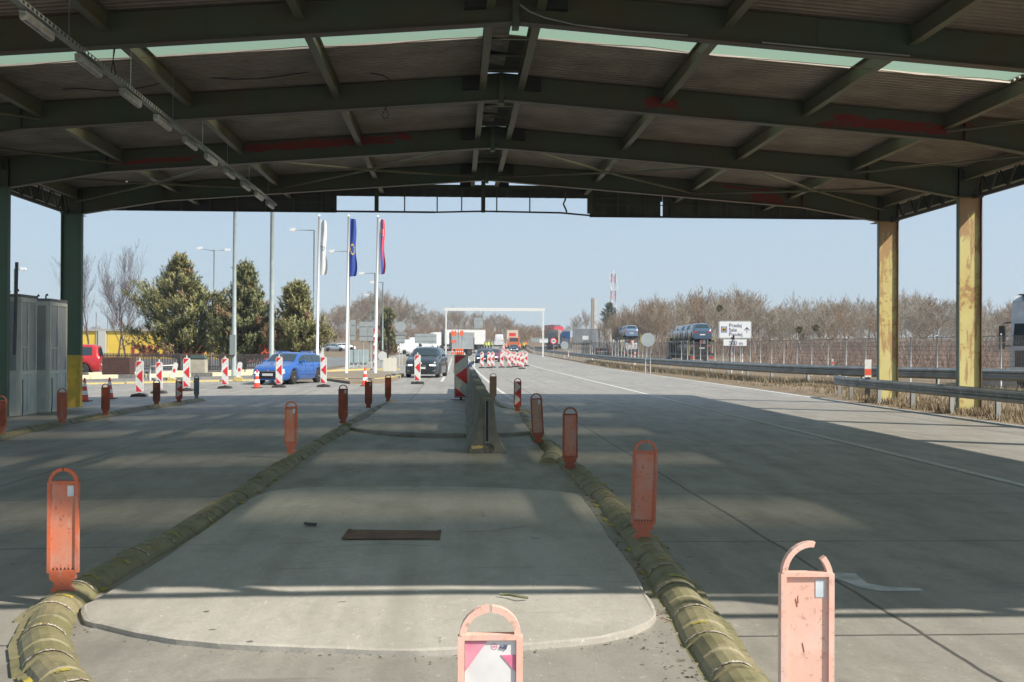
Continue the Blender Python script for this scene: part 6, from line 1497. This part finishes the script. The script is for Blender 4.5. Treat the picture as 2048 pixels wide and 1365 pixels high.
t = thing('shed', 'low white shed behind the trunks of the right conifer', 'building', (xa, YW2, g)); b = MB(); b.box(0, xb-xa, 0, 4, 0, zt-g); b.build('wall', mat('shed_wall', (.50, .50, .50), (.42, .42, .43), .7, 1), t); b = MB(); b.box(-.1, xb-xa+.1, -.1, 4.1, zt-g+.001, zt-g+.1); b.build('roof', GREY, t)
# far toll structures on the crest and bridge deck
CR = mat('far_white_steel', (.55, .57, .58), rough=.6)
for k, (a, c_, tp, bt, Y) in enumerate(((1002, 1020, 652, 668, 450), (1036, 1046, 656, 672, 430), (1052, 1062, 655, 676, 420), (985, 993, 658, 668, 460))):
    xa, xb = PX(a, Y), PX(c_, Y); z1, z0 = P3(a, tp, Y).z, min(P3(a, bt, Y).z, gz(xa, Y)+1.5); g = gz(xa, Y)
    t = thing('far_gantry_sign', 'pale distant sign board on the crest, %s from the left' % ['second', 'third', 'rightmost', 'leftmost'][k], 'road sign', (xa, Y, g), group='pale distant sign boards on the crest'); b = MB(); b.box(0, xb-xa, -.1, .1, max(z0-g, (z1-g)*.45), z1-g); b.build('panel', [SIGNB, CR][k % 2], t)
    for f in (.15, .85): b = MB(); b.tube([((xb-xa)*f, .2, -.3), ((xb-xa)*f, .2, z1-g-.1)], .12, 5); b.build('post', CR, t)
Y = 380; t = thing('arched_pipe', 'long pale arched beam of the bridge railing on the crest at right', 'bridge part', on(1060, Y)); o_ = t.location
b = MB(); b.tube([P3(px, py, Y)-o_ for px, py in ((1062, 676), (1066, 668), (1076, 662), (1088, 661), (1100, 664), (1110, 666))], .45, 6); b.build('arch', CR, t); b = MB(); b.tube([P3(px, py, Y)-o_ for px, py in ((1052, 672), (1054, 664), (1060, 656), (1066, 652))], .25, 5); b.build('strut', CR, t)

# ------------------------------------------------------------------ trees
BARK = mat('bare_twigs_brown', (.28, .225, .155), (.21, .155, .11), .9, .5); BARKG = mat('bare_twigs_grey', (.38, .34, .27), (.30, .265, .21), .9, .5); BARKR = mat('bare_twigs_russet', (.29, .21, .135), (.23, .165, .11), .9, .5)
def bare_tree(seed, H, m, dens=1.0, spread=.55, up=.35, tw=1.0, trunk_w=None, fast=False):
    rd = random.Random(seed); b = MB(); tb = MB()
    def ribbon(mb, p, q, w0, w1):
        d = (q-p); a = d.cross(Vector((rd.uniform(-1, 1), rd.uniform(-1, 1), .3))).normalized()
        mb.add([p-a*w0, p+a*w0, q+a*w1, q-a*w1], [(0, 1, 2, 3)])
    def grow(p, d, L, r, lvl):
        n = 4 if lvl < 2 else 3; pts = [p]; rs = [r]; dd = d.copy(); nodes = []
        for i in range(n):
            dd = (dd+Vector((rd.gauss(0, .16), rd.gauss(0, .16), rd.gauss(.05, .07)))).normalized(); q = pts[-1]+dd*(L/n); pts.append(q); rs.append(r*(1-.75*(i+1)/n)); nodes.append((q.copy(), dd.copy(), rs[-1]))
        if lvl < 2: (tb if lvl == 0 else b).tube(pts, rs, 5 if lvl == 0 else 4, cap=False)
        else:
            for i in range(n): ribbon(b, pts[i], pts[i+1], rs[i], rs[i+1])
        if lvl >= 4: return
        k = int([9, 7, 6, 5][lvl]*dens+.5)
        for j in range(k):
            f = (.22 if lvl == 0 else .15)+(.78 if lvl == 0 else .85)*(j+rd.random())/k; i = min(n-1, int(f*n)); u = f*n-i; q = pts[i].lerp(pts[i+1], u)
            a = rd.uniform(0, 6.28); side = Vector((math.cos(a), math.sin(a), 0)); base = (pts[i+1]-pts[i]).normalized()
            nd_ = (base*.6+side*spread*(1.1-.25*lvl)+Vector((0, 0, up))).normalized()
            grow(q, nd_, L*rd.uniform(.42, .62)*(1.15-.5*f if lvl == 0 else 1), max(r*(1-.7*f)*.5, .011*tw), lvl+1)
    grow(Vector((0, 0, 0)), Vector((0, 0, 1)), H*.78, trunk_w or H*.014, 0)
    t = tb.build('trunk', m); c_ = b.build('crown', m); return t, c_
VAR = []
for k, (m, dn, sp, up) in enumerate(((BARK, 1.0, .6, .35), (BARKG, 1.0, .75, .25), (BARKR, 1.15, .7, .3), (BARK, 1.15, .9, .2), (BARKR, 1.0, .85, .25))):
    VAR.append(bare_tree(100+k, 10.0, m, dn, sp, up, tw=1.6))
used = [False]*len(VAR)
def place_tree(k, loc, s, rz, label, group, sxy=1.0):
    r_ = thing('bare_tree', label, 'tree', loc, rz, group); r_.scale = (s*sxy, s*sxy, s)
    for o in VAR[k]:
        c_ = o if not used[k] else o.copy()
        if used[k]: COL.objects.link(c_)
        c_.parent = r_
    used[k] = True; return r_
rt = random.Random(77)
TOPR = [(1130, 640), (1150, 628), (1170, 622), (1200, 650), (1240, 618), (1290, 600), (1340, 600), (1400, 588), (1480, 585), (1530, 612), (1600, 612), (1700, 598), (1780, 605), (1830, 578), (1900, 600), (1960, 622), (2048, 606), (2150, 600)]
TOPL = [(560, 630), (640, 630), (700, 598), (760, 588), (812, 600), (835, 626), (900, 618), (950, 628), (1000, 622), (1040, 648), (1090, 658)]
def forest(x0, x1, tab, n, ya, yb, label, group, ks, clear=None):
    for i in range(n):
        px = x0+(x1-x0)*(i+rt.random())/n; Y = ya+(yb-ya)*rt.random(); p = on(px, Y)
        top = interp(tab, px)+rt.uniform(-4, 16)*(1 if rt.random() < .8 else 2); H = P3(px, top, Y).z-p.z
        place_tree(rt.choice(ks), p, max(.35, H/10.2), rt.uniform(0, 6.28), label, group, rt.uniform(.9, 1.3))
forest(1210, 2140, TOPR, 92, 170, 230, 'bare brown tree in the wood beyond the right fence', 'bare trees beyond the right fence', (0, 1, 1, 2, 3, 4))
forest(1135, 1215, TOPR, 10, 430, 520, 'small bare tree in the far clump behind the pylon', 'bare trees behind the pylon', (0, 1, 3))
forest(640, 1085, TOPL, 62, 330, 420, 'bare tree in the wood behind the lorries at left', 'bare trees behind the left lorries', (0, 1, 2, 3))
forest(150, 660, [(0, 640), (700, 640)], 30, 220, 300, 'bare tree far behind the yellow building', 'bare trees behind the yellow building', (0, 1, 3))
forest(1250, 2100, [(0, 588), (3000, 588)], 9, 165, 200, 'tall pale bare tree overtopping the right wood', 'tall pale trees in the right wood', (1,))
# a lower belt of bushes merges to one mass
def brush(name, label, x0, x1, ya, yb, n, h, m, seed):
    rd = random.Random(seed); b = MB()
    for _ in range(n):
        px = rd.uniform(x0, x1); Y = rd.uniform(ya, yb); p = on(px, Y); hh = h*rd.uniform(.5, 1.1)
        for _ in range(26):
            a = rd.uniform(0, 6.28); l = hh*rd.uniform(.4, 1); o = Vector((rd.gauss(0, .5), rd.gauss(0, .5), rd.uniform(0, .5)*hh)); q = p+o; e = q+Vector((math.cos(a)*l*.45, math.sin(a)*l*.45, l*.7)); w = .022
            s_ = Vector((w, 0, 0)) if rd.random() < .7 else Vector((0, w, 0)); b.add([q-s_, q+s_, e], [(0, 1, 2)])
    return tag(b.build(name, m), label, kind='stuff')
brush('undergrowth', 'brown undergrowth below the right wood', 1215, 2150, 190, 235, 1500, 3.4, mat('brush_brown', (.25, .175, .13), (.20, .135, .11), .95, .2), 1)
brush('undergrowth', 'brown undergrowth below the left wood', 560, 1090, 260, 380, 800, 4.5, mat('brush_tan', (.22, .15, .09), (.17, .11, .07), .95, .2), 2)
brush('undergrowth', 'thicket far behind the yellow building', 100, 640, 190, 260, 500, 4, MATS['brush_tan'], 3)
# tree mass behind the individual trees (too many to count)
def mass(name, label, x0, x1, Y, tab, m, dh, seed):
    rd = random.Random(seed); b = MB()
    for _ in range(int((x1-x0)*9)):
        px = rd.uniform(x0, x1); yy_ = Y*rd.uniform(.97, 1.06); p = on(px, yy_); top = interp(tab, px)+dh+rd.uniform(0, 10); H = (P3(px, top, yy_).z-p.z)
        z = H*rd.uniform(.0, .95); l = rd.uniform(.8, 2.6); a = rd.uniform(-.6, .6); w = rd.uniform(.03, .07); q = p+Vector((0, rd.uniform(-4, 4), z))
        b.add([q-Vector((w, 0, 0)), q+Vector((w, 0, 0)), q+Vector((a*l, rd.uniform(-.5, .5), l))], [(0, 1, 2)])
    return tag(b.build(name, m), label, kind='stuff')
mass('far_wood', 'grey brown mass of the right wood behind its front trees', 1215, 2200, 245, TOPR, mat('wood_mass', (.27, .205, .15), (.22, .165, .125), .95, .1), 8, 5)
mass('far_wood', 'brown mass of the left wood behind its front trees', 560, 1090, 425, TOPL, mat('wood_mass', (.2, .15, .11)), 6, 6)
# single near bare trees at left
for k, (px, Y, pt, s_, lab, var) in enumerate(((183, 100, 522, 1, 'slender young bare tree just right of the yellow footed column', 4), (255, 102, 497, 1, 'tall bare tree left of the large conifer', 4), (232, 96, 560, 1, 'lower spreading bare tree in front of the yellow building', 1))):
    p = on(px, Y); H = P3(px, pt, Y).z-p.z; tt = bare_tree(300+k, H, mat('bark_violet', (.13, .10, .10), (.09, .07, .07), .9, 1), .95 if k != 2 else 1.1, .42 if k < 2 else .7, .5 if k < 2 else .25, tw=.62, trunk_w=.09)
    r_ = thing('bare_tree', lab, 'tree', p)
    for o in tt: o.parent = r_
# conifers
def pine(px, Y, pt, wpx, label, seed, c1, c2, c3, pb=None, n_l=150, base=.12, trunks=1):
    rd = random.Random(seed); p = on(px, Y); H = P3(px, pt, Y).z-p.z; Wd = wpx/2*Y/2400
    t = thing('conifer', label, 'tree', p)
    b = MB(); b.tube([(0, 0, -.1), (.1, 0, H*.3), (-.05, .05, H*.7), (0, 0, H*.97)], [H*.022, H*.017, H*.009, .02], 7)
    limbs = []; nf = MB()
    for i in range(n_l):
        f = base+(1-base)*((i+rd.random())/n_l)**.92; z = H*f; a = i*2.399+rd.uniform(-.4, .4)
        prof = min(1, ((1-f)*1.9)**.8+.10)*(.75+.25*math.sin(f*9+seed)) if f > .3 else .75+.25*f/.3
        L = Wd*prof*rd.uniform(.50, 1.22); d = Vector((math.cos(a), math.sin(a), 0)); s0 = Vector((0, 0, z-.25*L*.3)); e = s0+d*L+Vector((0, 0, L*rd.uniform(.18, .5)))
        mid = s0.lerp(e, .55)-Vector((0, 0, L*.06)); b.tube([s0, mid, e], [.05*(1-f)+.018, .03, .012], 4, cap=False)
        brown = rd.random() < .11
        for k in range(int(9+L*8)):
            u = rd.uniform(.25, 1.05); q = (s0.lerp(mid, u*2) if u < .5 else mid.lerp(e, u*2-1))+Vector((rd.gauss(0, .16*L*.6), rd.gauss(0, .16*L*.6), rd.gauss(0, .12)))
            # an upright tuft of needles
            ax = (d*.45+Vector((rd.gauss(0, .25), rd.gauss(0, .25), 1))).normalized(); tl = rd.uniform(.38, .62); mi = 2 if (brown and rd.random() < .75) else (1 if rd.random() < .45 else 0)
            for j in range(17):
                th = rd.uniform(0, 6.28); v = rd.random(); o = q+ax*tl*v; sd = ax.cross(Vector((math.cos(th), math.sin(th), .1))).normalized(); nl = rd.uniform(.14, .25); tip = o+sd*nl+ax*nl*.9; wv = ax.cross(sd)*.032
                nf.add([o-wv, o+wv, tip], [(0, 1, 2)], mi)
    b.build('trunk', mat('pine_bark', (.09, .065, .05), (.06, .045, .035), .9, 3), t); nf.build('crown', [c1, c2, c3], t); return t
PG1 = mat('needles_olive', (.215, .215, .085), (.16, .165, .07), .8, 2); PG2 = mat('needles_light', (.36, .33, .14), (.28, .265, .11), .8, 2); PBR = mat('needles_brown', (.36, .22, .12), (.28, .175, .10), .85, 2); PG3 = mat('needles_yellow_green', (.21, .23, .10), (.165, .18, .08), .8, 2)
pine(358, 90, 522, 175, 'large ragged conifer with browning tips, left of the grey mast', 3, PG1, PG2, PBR, n_l=140, base=.10)
pine(490, 88, 540, 122, 'dense pointed conifer between the two masts', 4, PG1, PG3, PBR, n_l=170, base=.08)
pine(592, 86, 580, 118, 'round topped conifer with brown tips right of the thick mast', 5, PG1, PG2, PBR, n_l=130, base=.16)
pine(775, 140, 625, 56, 'small dark conifer behind the third flagpole', 6, PG1, PG1, PBR, n_l=60)
pine(440, 105, 600, 60, 'small conifer squeezed between the two large ones', 9, PG1, PG2, PBR, n_l=60)
pine(1219, 240, 610, 46, 'dark evergreen beside the pale pylon', 7, mat('needles_dark', (.055, .075, .05), rough=.8), PG1, PBR, n_l=80, base=.1)
# mistletoe balls high in the right wood
for k, (px, py, Y, r_) in enumerate(((1439, 617, 168, .55), (1598, 660, 150, .5), (1632, 656, 150, .5))):
    rd = random.Random(k); q = P3(px, py, Y); b = MB()
    for _ in range(420):
        d = Vector((rd.gauss(0, 1), rd.gauss(0, 1), rd.gauss(0, 1))).normalized(); a = d*r_*rd.uniform(.3, .8); c_ = d*r_*rd.uniform(.8, 1.1); w = d.cross(Vector((.3, .2, 1))).normalized()*.05; b.add([a-w, a+w, c_], [(0, 1, 2)])
    tag(b.build('mistletoe', mat('mistletoe_green', (.20, .20, .04), (.12, .12, .04), .8, 2), loc=q), ['round green mistletoe ball high in a tree left of the M sign', 'mistletoe ball in the trees above the fence, left of two', 'mistletoe ball in the trees above the fence, right of two'][k], 'mistletoe')
brush('undergrowth', 'low brown scrub between the fence and the right wood', 1500, 2150, 85, 150, 500, 2.0, MATS['brush_brown'], 9)
# ------------------------------------------------------------------ thin winter haze
b = MB(); b.box(-900, 900, -70, 900, -2.0, 60)
hz = bpy.data.materials.new('haze_air'); hz.use_nodes = True; nt = hz.node_tree
for n in list(nt.nodes):
    if n.type != 'OUTPUT_MATERIAL': nt.nodes.remove(n)
pv = nt.nodes.new('ShaderNodeVolumePrincipled'); pv.inputs['Color'].default_value = (.80, .88, 1, 1); pv.inputs['Density'].default_value = .0005; pv.inputs['Anisotropy'].default_value = .3
nt.links.new(pv.outputs[0], nt.nodes['Material Output'].inputs['Volume'])
tag(b.build('haze', hz), 'thin pale winter haze', kind='stuff')
